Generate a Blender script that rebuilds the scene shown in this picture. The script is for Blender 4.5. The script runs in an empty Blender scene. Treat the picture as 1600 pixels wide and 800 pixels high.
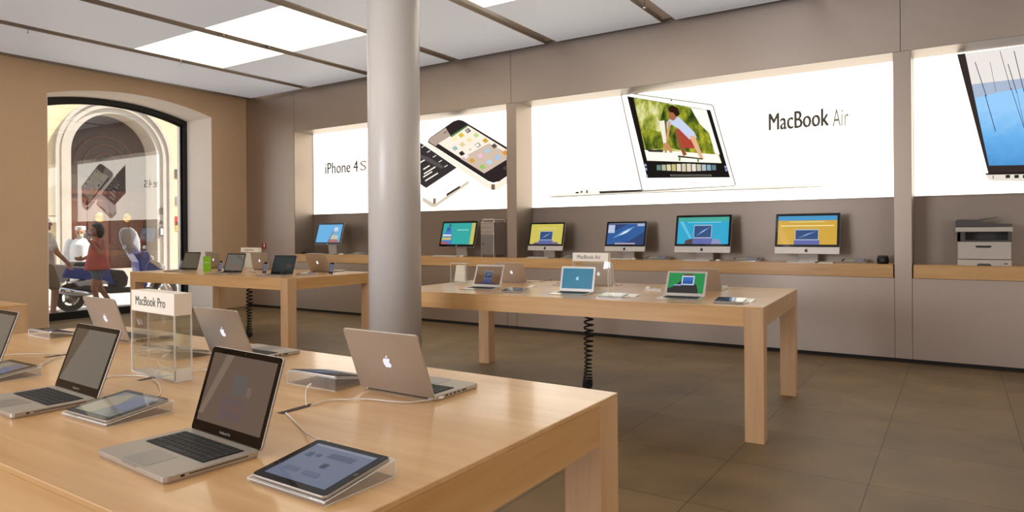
import bpy, bmesh, math, random
from mathutils import Vector, Matrix
random.seed(4)
PI = math.pi
SC = bpy.context.scene
COL = SC.collection
# ------------------------------------------------------------------ camera
EYE, FPX, CXP, CYP, YAW, ROLL = 1.42, 1057.0, 800.0, 363.0, math.radians(33.33), 0.0073
cd = bpy.data.cameras.new('camera'); cam = bpy.data.objects.new('camera', cd); COL.objects.link(cam)
SC.camera = cam
cd.sensor_fit = 'HORIZONTAL'; cd.sensor_width = 36; cd.lens = FPX/1600*36; cd.clip_start = .02; cd.clip_end = 200
cd.shift_y = -(400-CYP)/1600
cam.matrix_world = Matrix.Translation((0, 0, EYE)) @ Matrix.Rotation(YAW, 4, 'Z') @ Matrix.Rotation(PI/2, 4, 'X') @ Matrix.Rotation(-ROLL, 4, 'Z')
# ------------------------------------------------------------------ light, exposure
SC.view_settings.view_transform = 'Standard'; SC.view_settings.look = 'None'
SC.view_settings.gamma = 1; SC.view_settings.exposure = 0.27; SC.view_settings.use_curve_mapping = False
SKY_S, SUN_S, BOX_S, PANEL_S, DAY_S = 1.25, 9.0, 2.4, 1.85, 2.7
SC.cycles.transparent_max_bounces = 24; SC.cycles.max_bounces = 10; SC.cycles.diffuse_bounces = 5
w = bpy.data.worlds.new('World'); SC.world = w; w.use_nodes = True
nt = w.node_tree; nt.nodes.clear()
wo = nt.nodes.new('ShaderNodeOutputWorld'); bg = nt.nodes.new('ShaderNodeBackground')
tc = nt.nodes.new('ShaderNodeTexCoord'); sp = nt.nodes.new('ShaderNodeSeparateXYZ'); rp = nt.nodes.new('ShaderNodeValToRGB')
rp.color_ramp.elements[0].position = .0; rp.color_ramp.elements[0].color = (.55, .52, .48, 1)
rp.color_ramp.elements[1].position = .6; rp.color_ramp.elements[1].color = (.62, .78, 1, 1)
e_ = rp.color_ramp.elements.new(.05); e_.color = (.9, .94, 1, 1)
nt.links.new(tc.outputs['Generated'], sp.inputs[0]); nt.links.new(sp.outputs['Z'], rp.inputs[0])
nt.links.new(rp.outputs[0], bg.inputs[0]); bg.inputs[1].default_value = SKY_S; nt.links.new(bg.outputs[0], wo.inputs[0])
sd = bpy.data.lights.new('sun', 'SUN'); sd.energy = SUN_S; sd.angle = .01; sd.color = (1, .95, .87)
so = bpy.data.objects.new('sun', sd); COL.objects.link(so)
so.rotation_euler = Vector((-.30, -.52, -.80)).to_track_quat('-Z', 'Y').to_euler(); so.location = (-10, -2, 12)

def area(name, loc, aim, sx, sy, power, col):
    d = bpy.data.lights.new(name, 'AREA'); d.shape = 'RECTANGLE'; d.size = sx; d.size_y = sy; d.color = col; d.energy = power
    o = bpy.data.objects.new(name, d); COL.objects.link(o); o.location = loc
    o.rotation_euler = Vector(aim).to_track_quat('-Z', 'Z').to_euler(); return o
# area lamps added as daylight fill, in unseen rear openings placed to steer reflections
area('daylight_fill_a', (-5.0, -4.05, 1.9), (.0, 1, .38), 3.2, 3.0, DAY_S*105, (.86, .9, 1))
area('daylight_fill_b', (4.6, -4.05, 1.9), (-.3, 1, .38), 2.4, 3.0, DAY_S*34, (.86, .9, 1))

# ------------------------------------------------------------------ measuring helpers (photo pixel + known plane -> place)
FW = (-math.sin(YAW), math.cos(YAW)); RT = (math.cos(YAW), math.sin(YAW))
def ray(px, py):
    dx, dy = px-CXP, py-CYP; c, s = math.cos(ROLL), math.sin(ROLL)
    u, v = (dx*c-dy*s)/FPX, (dx*s+dy*c)/FPX
    return (FW[0]+u*RT[0], FW[1]+u*RT[1], -v)
def onz(px, py, z):
    r = ray(px, py); t = (z-EYE)/r[2]; return Vector((r[0]*t, r[1]*t, z))
def ony(px, py, y):
    r = ray(px, py); t = y/r[1]; return Vector((r[0]*t, y, EYE+r[2]*t))
def onx(px, py, x):
    r = ray(px, py); t = x/r[0]; return Vector((x, r[1]*t, EYE+r[2]*t))

# ------------------------------------------------------------------ materials
def lin(h):
    h = h.lstrip('#'); out = []
    for i in (0, 2, 4):
        c = int(h[i:i+2], 16)/255; out.append(c/12.92 if c <= .04045 else ((c+.055)/1.055)**2.4)
    return (*out, 1)
def newmat(name):
    m = bpy.data.materials.new(name); m.use_nodes = True; n = m.node_tree; n.nodes.clear()
    o = n.nodes.new('ShaderNodeOutputMaterial'); return m, n, o
def pbr(name, col, rough=.5, metal=0., var=.06, scale=(6, 6, 6), rvar=0., coat=0., bump=0., ns=4, spec=.5, glow=0.):
    m, n, o = newmat(name); b = n.nodes.new('ShaderNodeBsdfPrincipled'); n.links.new(b.outputs[0], o.inputs[0])
    c = lin(col) if isinstance(col, str) else (*col, 1)
    t = n.nodes.new('ShaderNodeTexCoord'); mp = n.nodes.new('ShaderNodeMapping'); mp.inputs['Scale'].default_value = scale
    nz = n.nodes.new('ShaderNodeTexNoise'); nz.inputs['Scale'].default_value = 1; nz.inputs['Detail'].default_value = ns
    r = n.nodes.new('ShaderNodeValToRGB'); r.color_ramp.elements[0].position = .3; r.color_ramp.elements[1].position = .7
    r.color_ramp.elements[0].color = tuple(x*(1-var) for x in c[:3])+(1,); r.color_ramp.elements[1].color = tuple(min(1, x*(1+var)) for x in c[:3])+(1,)
    n.links.new(t.outputs['Object'], mp.inputs[0]); n.links.new(mp.outputs[0], nz.inputs[0]); n.links.new(nz.outputs[0], r.inputs[0])
    n.links.new(r.outputs[0], b.inputs['Base Color'])
    b.inputs['Roughness'].default_value = rough; b.inputs['Metallic'].default_value = metal
    b.inputs['Coat Weight'].default_value = coat; b.inputs['Coat Roughness'].default_value = .08
    b.inputs['Specular IOR Level'].default_value = spec
    if glow: b.inputs['Emission Color'].default_value = (.86, .95, 1.06, 1); b.inputs['Emission Strength'].default_value = glow
    if bump:
        bp = n.nodes.new('ShaderNodeBump'); bp.inputs['Strength'].default_value = bump; bp.inputs['Distance'].default_value = .01
        n.links.new(nz.outputs[0], bp.inputs['Height']); n.links.new(bp.outputs[0], b.inputs['Normal'])
    return m
_em = {}
def em(col, s=1.0):
    k = (col, round(s, 3))
    if k in _em: return _em[k]
    m, n, o = newmat('glow_'+col.strip('#')); e = n.nodes.new('ShaderNodeEmission'); e.inputs[0].default_value = lin(col); e.inputs[1].default_value = s
    n.links.new(e.outputs[0], o.inputs[0]); _em[k] = m; return m
_sc = {}
def scr(col, s=.8):
    """emissive screen colour, pictures and painted reflections alike, behind glossy glass"""
    k = (col, round(s, 3))
    if k in _sc: return _sc[k]
    m, n, o = newmat('display_'+col.strip('#')); b = n.nodes.new('ShaderNodeBsdfPrincipled')
    b.inputs['Base Color'].default_value = (.012, .012, .013, 1); b.inputs['Roughness'].default_value = .06
    b.inputs['Emission Color'].default_value = lin(col); b.inputs['Emission Strength'].default_value = s
    n.links.new(b.outputs[0], o.inputs[0]); _sc[k] = m; return m
def wood(name, axis, c1='#ddb27c', c2='#c99a64', rough=.28, coat=.35):
    m, n, o = newmat(name); b = n.nodes.new('ShaderNodeBsdfPrincipled'); n.links.new(b.outputs[0], o.inputs[0])
    t = n.nodes.new('ShaderNodeTexCoord'); mp = n.nodes.new('ShaderNodeMapping')
    sc = [26., 26., 26.]; sc[axis] = 1.6; mp.inputs['Scale'].default_value = sc
    nz = n.nodes.new('ShaderNodeTexNoise'); nz.inputs['Scale'].default_value = 1; nz.inputs['Detail'].default_value = 6; nz.inputs['Distortion'].default_value = .6
    mp2 = n.nodes.new('ShaderNodeMapping'); s2 = [7.5, 7.5, 7.5]; s2[axis] = .9; mp2.inputs['Scale'].default_value = s2
    v = n.nodes.new('ShaderNodeTexNoise'); v.inputs['Scale'].default_value = 1; v.inputs['Detail'].default_value = 1
    n.links.new(t.outputs['Object'], mp.inputs[0]); n.links.new(t.outputs['Object'], mp2.inputs[0])
    n.links.new(mp.outputs[0], nz.inputs[0]); n.links.new(mp2.outputs[0], v.inputs[0])
    mx = n.nodes.new('ShaderNodeMath'); mx.operation = 'ADD'; n.links.new(nz.outputs[0], mx.inputs[0]); n.links.new(v.outputs[0], mx.inputs[1])
    r = n.nodes.new('ShaderNodeValToRGB'); r.color_ramp.elements[0].position = .36; r.color_ramp.elements[1].position = .64
    ml = n.nodes.new('ShaderNodeMath'); ml.operation = 'MULTIPLY'; ml.inputs[1].default_value = .5
    n.links.new(mx.outputs[0], ml.inputs[0]); n.links.new(ml.outputs[0], r.inputs[0])
    r.color_ramp.elements[0].color = lin(c2); r.color_ramp.elements[1].color = lin(c1)
    n.links.new(r.outputs[0], b.inputs['Base Color']); b.inputs['Roughness'].default_value = rough
    b.inputs['Coat Weight'].default_value = coat; b.inputs['Coat Roughness'].default_value = .1
    return m
def clear(name, tint=(.97, .985, .98), k=1.0, ior=1.49, white=0.0):
    m, n, o = newmat(name); tr = n.nodes.new('ShaderNodeBsdfTransparent'); tr.inputs[0].default_value = (*tint, 1)
    g = n.nodes.new('ShaderNodeBsdfGlossy'); g.inputs['Roughness'].default_value = .01; g.inputs[0].default_value = (1, 1, 1, 1)
    lw_ = n.nodes.new('ShaderNodeLayerWeight'); lw_.inputs['Blend'].default_value = .5
    pw = n.nodes.new('ShaderNodeMath'); pw.operation = 'POWER'; pw.inputs[1].default_value = 4.; n.links.new(lw_.outputs['Facing'], pw.inputs[0])
    f = n.nodes.new('ShaderNodeMath'); f.operation = 'MULTIPLY_ADD'; f.inputs[1].default_value = .9; f.inputs[2].default_value = ((ior-1)/(ior+1))**2; n.links.new(pw.outputs[0], f.inputs[0])
    mm = n.nodes.new('ShaderNodeMath'); mm.operation = 'MULTIPLY'; mm.inputs[1].default_value = k; mm.use_clamp = True
    mix = n.nodes.new('ShaderNodeMixShader'); n.links.new(f.outputs[0], mm.inputs[0]); n.links.new(mm.outputs[0], mix.inputs[0])
    n.links.new(tr.outputs[0], mix.inputs[1]); n.links.new(g.outputs[0], mix.inputs[2]); last = mix
    if white:
        d = n.nodes.new('ShaderNodeBsdfDiffuse'); d.inputs[0].default_value = (.9, .9, .88, 1)
        m2 = n.nodes.new('ShaderNodeMixShader'); m2.inputs[0].default_value = white
        n.links.new(mix.outputs[0], m2.inputs[1]); n.links.new(d.outputs[0], m2.inputs[2]); last = m2
    n.links.new(last.outputs[0], o.inputs[0]); return m
def glassy(name):
    m, n, o = newmat(name); b = n.nodes.new('ShaderNodeBsdfPrincipled'); b.inputs['Transmission Weight'].default_value = 1
    b.inputs['Roughness'].default_value = .02; b.inputs['IOR'].default_value = 1.46; b.inputs['Base Color'].default_value = (.98, .99, .99, 1)
    n.links.new(b.outputs[0], o.inputs[0]); return m
def brushed(name, col='#b4a699', rough=.40, metal=.85):
    m, n, o = newmat(name); b = n.nodes.new('ShaderNodeBsdfPrincipled'); n.links.new(b.outputs[0], o.inputs[0])
    t = n.nodes.new('ShaderNodeTexCoord'); mp = n.nodes.new('ShaderNodeMapping'); mp.inputs['Scale'].default_value = (1.1, 1.1, .7)
    nz = n.nodes.new('ShaderNodeTexNoise'); nz.inputs['Scale'].default_value = 1; nz.inputs['Detail'].default_value = 3
    n.links.new(t.outputs['Object'], mp.inputs[0]); n.links.new(mp.outputs[0], nz.inputs[0])
    r = n.nodes.new('ShaderNodeValToRGB'); c = lin(col)
    r.color_ramp.elements[0].position = .3; r.color_ramp.elements[1].position = .7
    r.color_ramp.elements[0].color = (c[0]*.93, c[1]*.93, c[2]*.95, 1); r.color_ramp.elements[1].color = (c[0]*1.06, c[1]*1.05, c[2]*1.03, 1)
    n.links.new(r.outputs[0], b.inputs['Base Color']); b.inputs['Roughness'].default_value = rough; b.inputs['Metallic'].default_value = metal
    return m
def tiles(name):
    m, n, o = newmat(name); b = n.nodes.new('ShaderNodeBsdfPrincipled'); n.links.new(b.outputs[0], o.inputs[0])
    t = n.nodes.new('ShaderNodeTexCoord'); mp = n.nodes.new('ShaderNodeMapping'); mp.inputs['Location'].default_value = (.42, -.38, 0)
    br = n.nodes.new('ShaderNodeTexBrick'); br.offset = 0; br.squash = 1
    br.inputs['Scale'].default_value = 1; br.inputs['Brick Width'].default_value = .77; br.inputs['Row Height'].default_value = .77
    br.inputs['Mortar Size'].default_value = .0035; br.inputs['Mortar Smooth'].default_value = .2; br.inputs['Bias'].default_value = 0
    br.inputs['Color1'].default_value = lin('#806a4c'); br.inputs['Color2'].default_value = lin('#776246'); br.inputs['Mortar'].default_value = lin('#4f4230')
    n.links.new(t.outputs['Object'], mp.inputs[0]); n.links.new(mp.outputs[0], br.inputs[0])
    nz = n.nodes.new('ShaderNodeTexNoise'); nz.inputs['Scale'].default_value = 2.2; nz.inputs['Detail'].default_value = 7
    n.links.new(t.outputs['Object'], nz.inputs[0])
    r = n.nodes.new('ShaderNodeValToRGB'); r.color_ramp.elements[0].color = (.78, .78, .78, 1); r.color_ramp.elements[1].color = (1.18, 1.17, 1.12, 1)
    r.color_ramp.elements[0].position = .3; r.color_ramp.elements[1].position = .7; n.links.new(nz.outputs[0], r.inputs[0])
    mx = n.nodes.new('ShaderNodeMixRGB'); mx.blend_type = 'MULTIPLY'; mx.inputs[0].default_value = 1
    n.links.new(br.outputs[0], mx.inputs[1]); n.links.new(r.outputs[0], mx.inputs[2]); n.links.new(mx.outputs[0], b.inputs['Base Color'])
    b.inputs['Roughness'].default_value = .5; b.inputs['Specular IOR Level'].default_value = .35
    return m

M = dict(
 tan=pbr('tan_plaster', '#c6a682', .85, var=.04, scale=(.8, .8, .8)), reveal=pbr('pale_reveal_plaster', '#efe6dc', .8, var=.02, scale=(1, 1, 1)),
 steel=brushed('bead_blasted_steel'), steel2=brushed('recess_steel', '#93867a', .42, .7),
 ceil=pbr('stretched_ceiling_panel', '#dee0e6', .5, var=.01, scale=(.5, .5, .5), glow=.14)   # faint emission added to brighten the unlit panels
, track=pbr('brushed_track_metal', '#b8aea3', .34, .8, var=.05, scale=(1, 1, 1)),
 floor=tiles('stone_floor_tiles'), dark=pbr('dark_gap', '#15120f', .7), white=pbr('white_painted', '#cfc9c3', .32, var=.015, scale=(1, 1, 1)),
 wx=wood('maple_grain_x', 0), wy=wood('maple_grain_y', 1, '#d2a46a', '#bf8e56'), wz=wood('maple_grain_z', 2, '#d3ab80', '#c39b72', .4, .15),
 alu=pbr('anodised_aluminium', '#b6aca0', .4, .65, var=.02, scale=(3, 3, 3)), alu2=pbr('silver_aluminium', '#c9c3bd', .34, .7, var=.02),
 pad=pbr('trackpad_glass', '#9c958d', .3, .4, var=.01), black=pbr('black_plastic', '#0c0c0d', .35, var=.1), key=pbr('black_keycap', '#111112', .55, var=.1),
 glass=pbr('black_glass', '#060607', .05, var=.02), whitep=pbr('white_plastic', '#e9e4dc', .35, var=.02), ivory=pbr('ivory_acrylic', '#efe4d3', .4, var=.02),
 lettering=pbr('dark_grey_print', '#3d3a37', .6), grey=pbr('light_grey_print', '#8f8c88', .5), rubber=pbr('black_rubber', '#101010', .6),
 cable=pbr('white_cable', '#dcd4c8', .45, var=.02), acr=clear('clear_acrylic', k=1.3), acre=clear('acrylic_polished_edge', k=1.2, white=.45), acrg=clear('cast_acrylic', k=2.6, white=.14),
 pane=clear('window_glass', (.97, .98, .98), k=2.3, ior=1.52), logo=em('#f2f2ff', .85), paper=pbr('white_paper', '#efe9dd', .6),
 frame=pbr('black_window_frame', '#0b0b0d', .35, var=.1), green=pbr('green_card', '#7fb51c', .6, var=.03), red=pbr('red_sticker', '#a02226', .5),
 brown=pbr('slot_brown', '#3a2413', .7), prn=pbr('printer_beige', '#c9c0b4', .45, var=.02), prd=pbr('printer_dark_grey', '#4b4744', .45, var=.03),
 street=pbr('pale_paving', '#b9b0a6', .85, var=.08, scale=(3, 3, 3)), facade=pbr('cream_render', '#dcc59c', .9, var=.04, scale=(1, 1, 1)),
 stone=pbr('pale_moulded_stone', '#bfb3a4', .85, var=.06, scale=(2, 2, 2)), door=wood('street_door_wood', 2, '#6b3a22', '#4c2616', .45, .1),
 tym=pbr('dark_carved_wood', '#3a2a22', .6, var=.3, scale=(5, 5, 5)), brass=pbr('brass', '#caa452', .25, 1.), panelm=pbr('intercom_steel', '#6a635b', .35, .6),
 blue=pbr('blue_scooter_paint', '#1c49a8', .22, var=.03, coat=.6), silver=pbr('silver_scooter_paint', '#c9ccd2', .25, .4, var=.02), seat=pbr('dark_vinyl', '#2c3038', .45, var=.1),
 rim=pbr('alloy_rim', '#c4c6c8', .3, .8), smoke=clear('smoked_windshield', (.72, .76, .84), 1.5, white=.18), chrome=pbr('chrome', '#dddddd', .1, 1.),
 skin=pbr('skin', '#b07f62', .55, var=.04), skin2=pbr('tanned_skin', '#a06d54', .55, var=.04), shirt=pbr('white_cotton', '#f4f4f2', .9, var=.02), redc=pbr('coral_red_cloth', '#b04f4a', .85, var=.06),
 denim=pbr('blue_denim', '#56677d', .9, var=.12, scale=(20, 20, 20)), khaki=pbr('khaki_cloth', '#7d7059', .9, var=.06), hair=pbr('dark_hair', '#1d1512', .45, var=.3, scale=(30, 30, 8)),
 beard=pbr('grey_beard', '#b8b0a6', .9), pinkt=pbr('pale_tee', '#d9cfc8', .9), tail=pbr('red_lens', '#c2282a', .2), yellow=pbr('yellow_print', '#e0b030', .6),
 lid=pbr('lid_inner_silver', '#c7c2bc', .35, .6, var=.01),
)

# ------------------------------------------------------------------ mesh building
class MB:
    def __init__(s): s.v = []; s.f = []; s.mi = []; s.mats = []; s.cur = 0; s.T = None
    def m(s, mat):
        if mat not in s.mats: s.mats.append(mat)
        s.cur = s.mats.index(mat); return s
    def add(s, vs, fs):
        b = len(s.v)
        for p in vs:
            p = Vector(p)
            if s.T is not None: p = s.T @ p
            s.v.append(p)
        for f in fs: s.f.append([b+i for i in f]); s.mi.append(s.cur)
        return s
    def box(s, x0, x1, y0, y1, z0, z1):
        return s.add([(x0, y0, z0), (x1, y0, z0), (x1, y1, z0), (x0, y1, z0), (x0, y0, z1), (x1, y0, z1), (x1, y1, z1), (x0, y1, z1)],
                     [(0, 3, 2, 1), (4, 5, 6, 7), (0, 1, 5, 4), (1, 2, 6, 5), (2, 3, 7, 6), (3, 0, 4, 7)])
    def loft(s, rings, cap=True, closed=False):
        n = len(rings[0]); vs = [p for r in rings for p in r]; fs = []
        R_ = len(rings)
        for i in range(R_ if closed else R_-1):
            for j in range(n):
                a, b = i*n+j, i*n+(j+1) % n; c, d = ((i+1) % R_)*n+(j+1) % n, ((i+1) % R_)*n+j; fs.append((a, b, c, d))
        if cap and not closed: fs.append(tuple(reversed(range(n)))); fs.append(tuple((R_-1)*n+j for j in range(n)))
        return s.add(vs, fs)
    def prism(s, poly, a0, a1, axis='z'):
        """polygon of 2D points swept along axis; x: (y,z), y: (x,z), z: (x,y)"""
        mk = {'z': lambda p, a: (p[0], p[1], a), 'y': lambda p, a: (p[0], a, p[1]), 'x': lambda p, a: (a, p[0], p[1])}[axis]
        return s.loft([[mk(p, a0) for p in poly], [mk(p, a1) for p in poly]])
    def rbox(s, x0, x1, y0, y1, z0, z1, r, axis='z', n=5):
        if axis == 'z': q = rrect(x0, x1, y0, y1, r, n); return s.prism(q, z0, z1, 'z')
        if axis == 'y': q = rrect(x0, x1, z0, z1, r, n); return s.prism(q, y0, y1, 'y')
        q = rrect(y0, y1, z0, z1, r, n); return s.prism(q, x0, x1, 'x')
    def tube(s, pts, r, n=8, cap=True):
        pts = [Vector(p) for p in pts]; rs = r if isinstance(r, (list, tuple)) else [r]*len(pts); rings = []
        up = None
        for i, p in enumerate(pts):
            d = (pts[min(i+1, len(pts)-1)]-pts[max(i-1, 0)]).normalized()
            if up is None:
                up = Vector((0, 0, 1)) if abs(d.z) < .9 else Vector((1, 0, 0))
            a = d.cross(up).normalized(); b = a.cross(d).normalized(); up = b
            rings.append([p+(a*math.cos(2*PI*k/n)+b*math.sin(2*PI*k/n))*rs[i] for k in range(n)])
        return s.loft(rings, cap)
    def lathe(s, prof, n=24, c=(0, 0, 0), axis='z'):
        mk = {'z': lambda r, t, h: (c[0]+r*math.cos(t), c[1]+r*math.sin(t), c[2]+h), 'x': lambda r, t, h: (c[0]+h, c[1]+r*math.cos(t), c[2]+r*math.sin(t)),
              'y': lambda r, t, h: (c[0]+r*math.cos(t), c[1]+h, c[2]+r*math.sin(t))}[axis]
        return s.loft([[mk(max(r, 1e-4), 2*PI*k/n, h) for k in range(n)] for r, h in prof])
    def ell(s, c, rx, ry, rz, n=14, m=9):
        rings = []
        for i in range(m+1):
            t = PI*i/m; q = max(math.sin(t), 1e-3)
            rings.append([(c[0]+rx*q*math.cos(2*PI*k/n), c[1]+ry*q*math.sin(2*PI*k/n), c[2]-rz*math.cos(t)) for k in range(n)])
        return s.loft(rings)
    def flat(s, pts):
        return s.add(pts, [tuple(range(len(pts)))])
    def build(s, name, mat=None, parent=None, bevel=0, smooth=False, remesh=0, flatfix=True):
        me = bpy.data.meshes.new(name); me.from_pydata([tuple(p) for p in s.v], [], s.f)
        mats = s.mats if s.mats else [mat]
        for q in mats: me.materials.append(q)
        if s.mats: me.polygons.foreach_set('material_index', s.mi)
        me.validate(); me.update()
        if flatfix:
            b = bmesh.new(); b.from_mesh(me); bmesh.ops.recalc_face_normals(b, faces=b.faces); b.to_mesh(me); b.free()
        o = bpy.data.objects.new(name, me); COL.objects.link(o)
        if parent is not None: o.parent = parent
        if bevel:
            k = o.modifiers.new('bevel', 'BEVEL'); k.width = bevel; k.segments = 2; k.limit_method = 'ANGLE'; k.angle_limit = .7; k.harden_normals = False
        if remesh:
            k = o.modifiers.new('remesh', 'REMESH'); k.mode = 'VOXEL'; k.voxel_size = remesh; k.use_smooth_shade = True
            k = o.modifiers.new('smooth', 'SMOOTH'); k.factor = .6; k.iterations = 4
        if smooth: me.polygons.foreach_set('use_smooth', [True]*len(me.polygons))
        return o
def rrect(x0, x1, y0, y1, r, n=5):
    out = []
    for cx, cy, a in ((x1-r, y1-r, 0), (x0+r, y1-r, PI/2), (x0+r, y0+r, PI), (x1-r, y0+r, 1.5*PI)):
        out += [(cx+r*math.cos(a+PI/2*k/n), cy+r*math.sin(a+PI/2*k/n)) for k in range(n+1)]
    return out
def spline(pts, k=8):
    P = [Vector(p) for p in pts]; P = [2*P[0]-P[1]]+P+[2*P[-1]-P[-2]]; out = []
    for i in range(1, len(P)-2):
        a, b, c, d = P[i-1:i+3]
        for j in range(k):
            t = j/k; out.append(.5*((2*b)+(c-a)*t+(2*a-5*b+4*c-d)*t*t+(3*b-a-3*c+d)*t**3))
    return out+[P[-2]]
def empty(name, loc, rz=0):
    o = bpy.data.objects.new(name, None); COL.objects.link(o); o.location = loc; o.rotation_euler = (0, 0, rz); o.empty_display_size = .1; return o
def tag(o, label=None, cat=None, group=None, kind=None):
    if label: o['label'] = label
    if cat: o['category'] = cat
    if group: o['group'] = group
    if kind: o['kind'] = kind
    return o
def struct(name, mb, mat=None, **k):
    o = mb.build(name, mat, **k); o['kind'] = 'structure'; return o
def copy_tree(o, parent=None):
    c = o.copy(); COL.objects.link(c)
    if parent is not None: c.parent = parent
    for ch in list(o.children): copy_tree(ch, c)
    return c
def text(body, size, mat, name='lettering', parent=None, M4=None, align='CENTER', depth=.0004, sx=1.0, width=None, bold=0.):
    cu = bpy.data.curves.new('tmp', 'FONT'); cu.body = body; cu.size = size; cu.align_x = align; cu.align_y = 'CENTER'; cu.extrude = depth;  cu.resolution_u = 3
    t = bpy.data.objects.new('tmp', cu); COL.objects.link(t)
    dg = bpy.context.evaluated_depsgraph_get(); dg.update(); me = bpy.data.meshes.new_from_object(t.evaluated_get(dg))
    bpy.data.objects.remove(t); bpy.data.curves.remove(cu)
    if width:
        xs = [v.co.x for v in me.vertices]; sx = width/(max(xs)-min(xs))
    for v in me.vertices: v.co.x *= sx
    if M4 is not None: me.transform(M4)
    if bold:
        bm_ = bmesh.new()
        for k_ in (-1, 0, 1):
            n0 = len(bm_.verts); bm_.from_mesh(me); bm_.verts.ensure_lookup_table()
            for v in bm_.verts[n0:]: v.co.x += k_*bold; v.co.z += k_*bold*.35; v.co.y -= (k_+1)*.00004
        bm_.to_mesh(me); bm_.free()
    me.materials.clear(); me.materials.append(mat); me.name = name
    o = bpy.data.objects.new(name, me); COL.objects.link(o)
    if parent is not None: o.parent = parent
    return o
APPLE = [(.02, .40), (.14, .45), (.27, .47), (.38, .42), (.45, .35), (.36, .27), (.30, .13), (.32, -.02), (.39, -.12), (.48, -.18), (.43, -.31), (.34, -.45), (.24, -.53), (.13, -.52),
         (.02, -.47), (-.09, -.51), (-.20, -.54), (-.32, -.44), (-.42, -.27), (-.48, -.07), (-.48, .14), (-.42, .30), (-.31, .42), (-.18, .46), (-.06, .41)]
LEAF = [(.0, .5), (.02, .62), (.1, .74), (.22, .80), (.21, .67), (.13, .55)]
def applemark(mb, s, y0, y1, cx=0, cz=0, flip=1):
    for P in (APPLE, LEAF): mb.prism([(cx+flip*x*s, cz+z*s) for x, z in P], y0, y1, 'y')
    return mb
XZ = Matrix.Rotation(PI/2, 4, 'X')     # text laid on a wall that faces -Y

# ================================================================== SETTING
XL, YB, YR, ZC, SOF, YLB = -11.75, 8.31, 8.76, 4.06, 3.32, 8.755
ZS = 1.045
struct('floor', MB().box(-12.9, 6, -4, 9.4, -.1, 0), M['floor'])
TR = [-9.92+1.703*i for i in range(-1, 10)]; TW = .19; BW = 1.703
LITY = (5.08, 6.46)
cb = MB(); lit = []
edges = [XL-.02]+[x for x in TR[1:]]
for i in range(len(TR)):
    x0 = TR[i]+TW; x1 = TR[i]+BW
    x0 = max(x0, -11.75); x1 = min(x1, 6)
    if x1 <= x0: continue
    rows = []
    if i in (1, 2, 4): rows.append(LITY)
    if i in (1, 2, 4, 5, 7, 8): rows.append((.9, 2.3))  # unseen lit rows, added for the light they give the room
    if i in (1, 2, 4, 5, 7, 8): rows.append((-2.9, -1.5))
    ys = [-4]+sorted([q for r in rows for q in r])+[8.19]
    for a, b in zip(ys[0::2], ys[1::2]): cb.box(x0, x1, a, b, ZC, ZC+.03)
    lit += [(x0, x1, a, b, i) for a, b in rows]
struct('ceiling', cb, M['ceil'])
n_ = 0
for i, x in enumerate(TR):
    if x < XL or x > 5.8: continue
    n_ += 1
    struct('trim_%d' % n_, MB().box(x, x+TW, -4, 8.19, ZC+.035, ZC+.045).box(x, x+.008, -4, 8.19, ZC, ZC+.045).box(x+TW-.008, x+TW, -4, 8.19, ZC, ZC+.045), M['track'])
struct('trim_31', MB().box(-12.9, 6, -4, 9.4, ZC+.5, ZC+.6), M['dark'])
LL = {1: 'wide lit ceiling panel nearest the arched window wall', 2: 'larger looking lit ceiling panel, between the arched window and white column', 4: 'lit ceiling panel cut by the top of the photo, right of the column'}
for x0, x1, a, b, i in lit:
    pm, pn, po = newmat('luminous_panel'); e = pn.nodes.new('ShaderNodeEmission'); e.inputs[0].default_value = (1, .90, .72, 1); e.inputs[1].default_value = PANEL_S
    pn.links.new(e.outputs[0], po.inputs[0])
    o = MB().box(x0, x1, a, b, ZC, ZC+.03).build('ceiling_light_panel', pm)
    if a > 5: tag(o, LL[i], 'ceiling light', 'luminous ceiling panels')
    else: tag(o, 'unseen square luminous ceiling panel added for room light', 'ceiling light', 'luminous panels added out of view')
def spotlight(px, py, label):
    p = onz(px, py, ZC+.01); r = empty('ceiling_spotlight', (p.x, p.y, ZC+.005)); tag(r, label, 'spotlight')
    MB().lathe([(.038, 0), (.045, .0), (.045, .03), (.038, .03)], 20).build('housing', M['track'], r)
    MB().lathe([(.001, .004), (.036, .004), (.036, .012), (.001, .012)], 20).build('lens', em('#fff6e0', 3.), r)
spotlight(352, 57.5, 'small bright recessed spotlight in the ceiling track, nearer the left edge'); spotlight(423, 75.5, 'small bright recessed spotlight in the ceiling track, nearer the white column')
def sprinkler(px, py, label):
    p = onz(px, py, ZC); r = empty('sprinkler_head', (p.x, p.y, ZC-.05)); tag(r, label, 'sprinkler')
    MB().lathe([(.004, .0), (.02, .004), (.02, .007), (.004, .01)], 14).build('deflector', M['chrome'], r)
    MB().lathe([(.006, .01), (.008, .085), (.02, .086), (.02, .09)], 12).build('stem', M['chrome'], r)
sprinkler(43.5, 46.5, 'tiny metal sprinkler head under the ceiling track at far left'); sprinkler(1007, 6, 'tiny metal sprinkler head in the ceiling track at top, right of the column')
sprinkler(283, 97, 'tiny dark sprinkler head in the ceiling track beside the lit panel')

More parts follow.
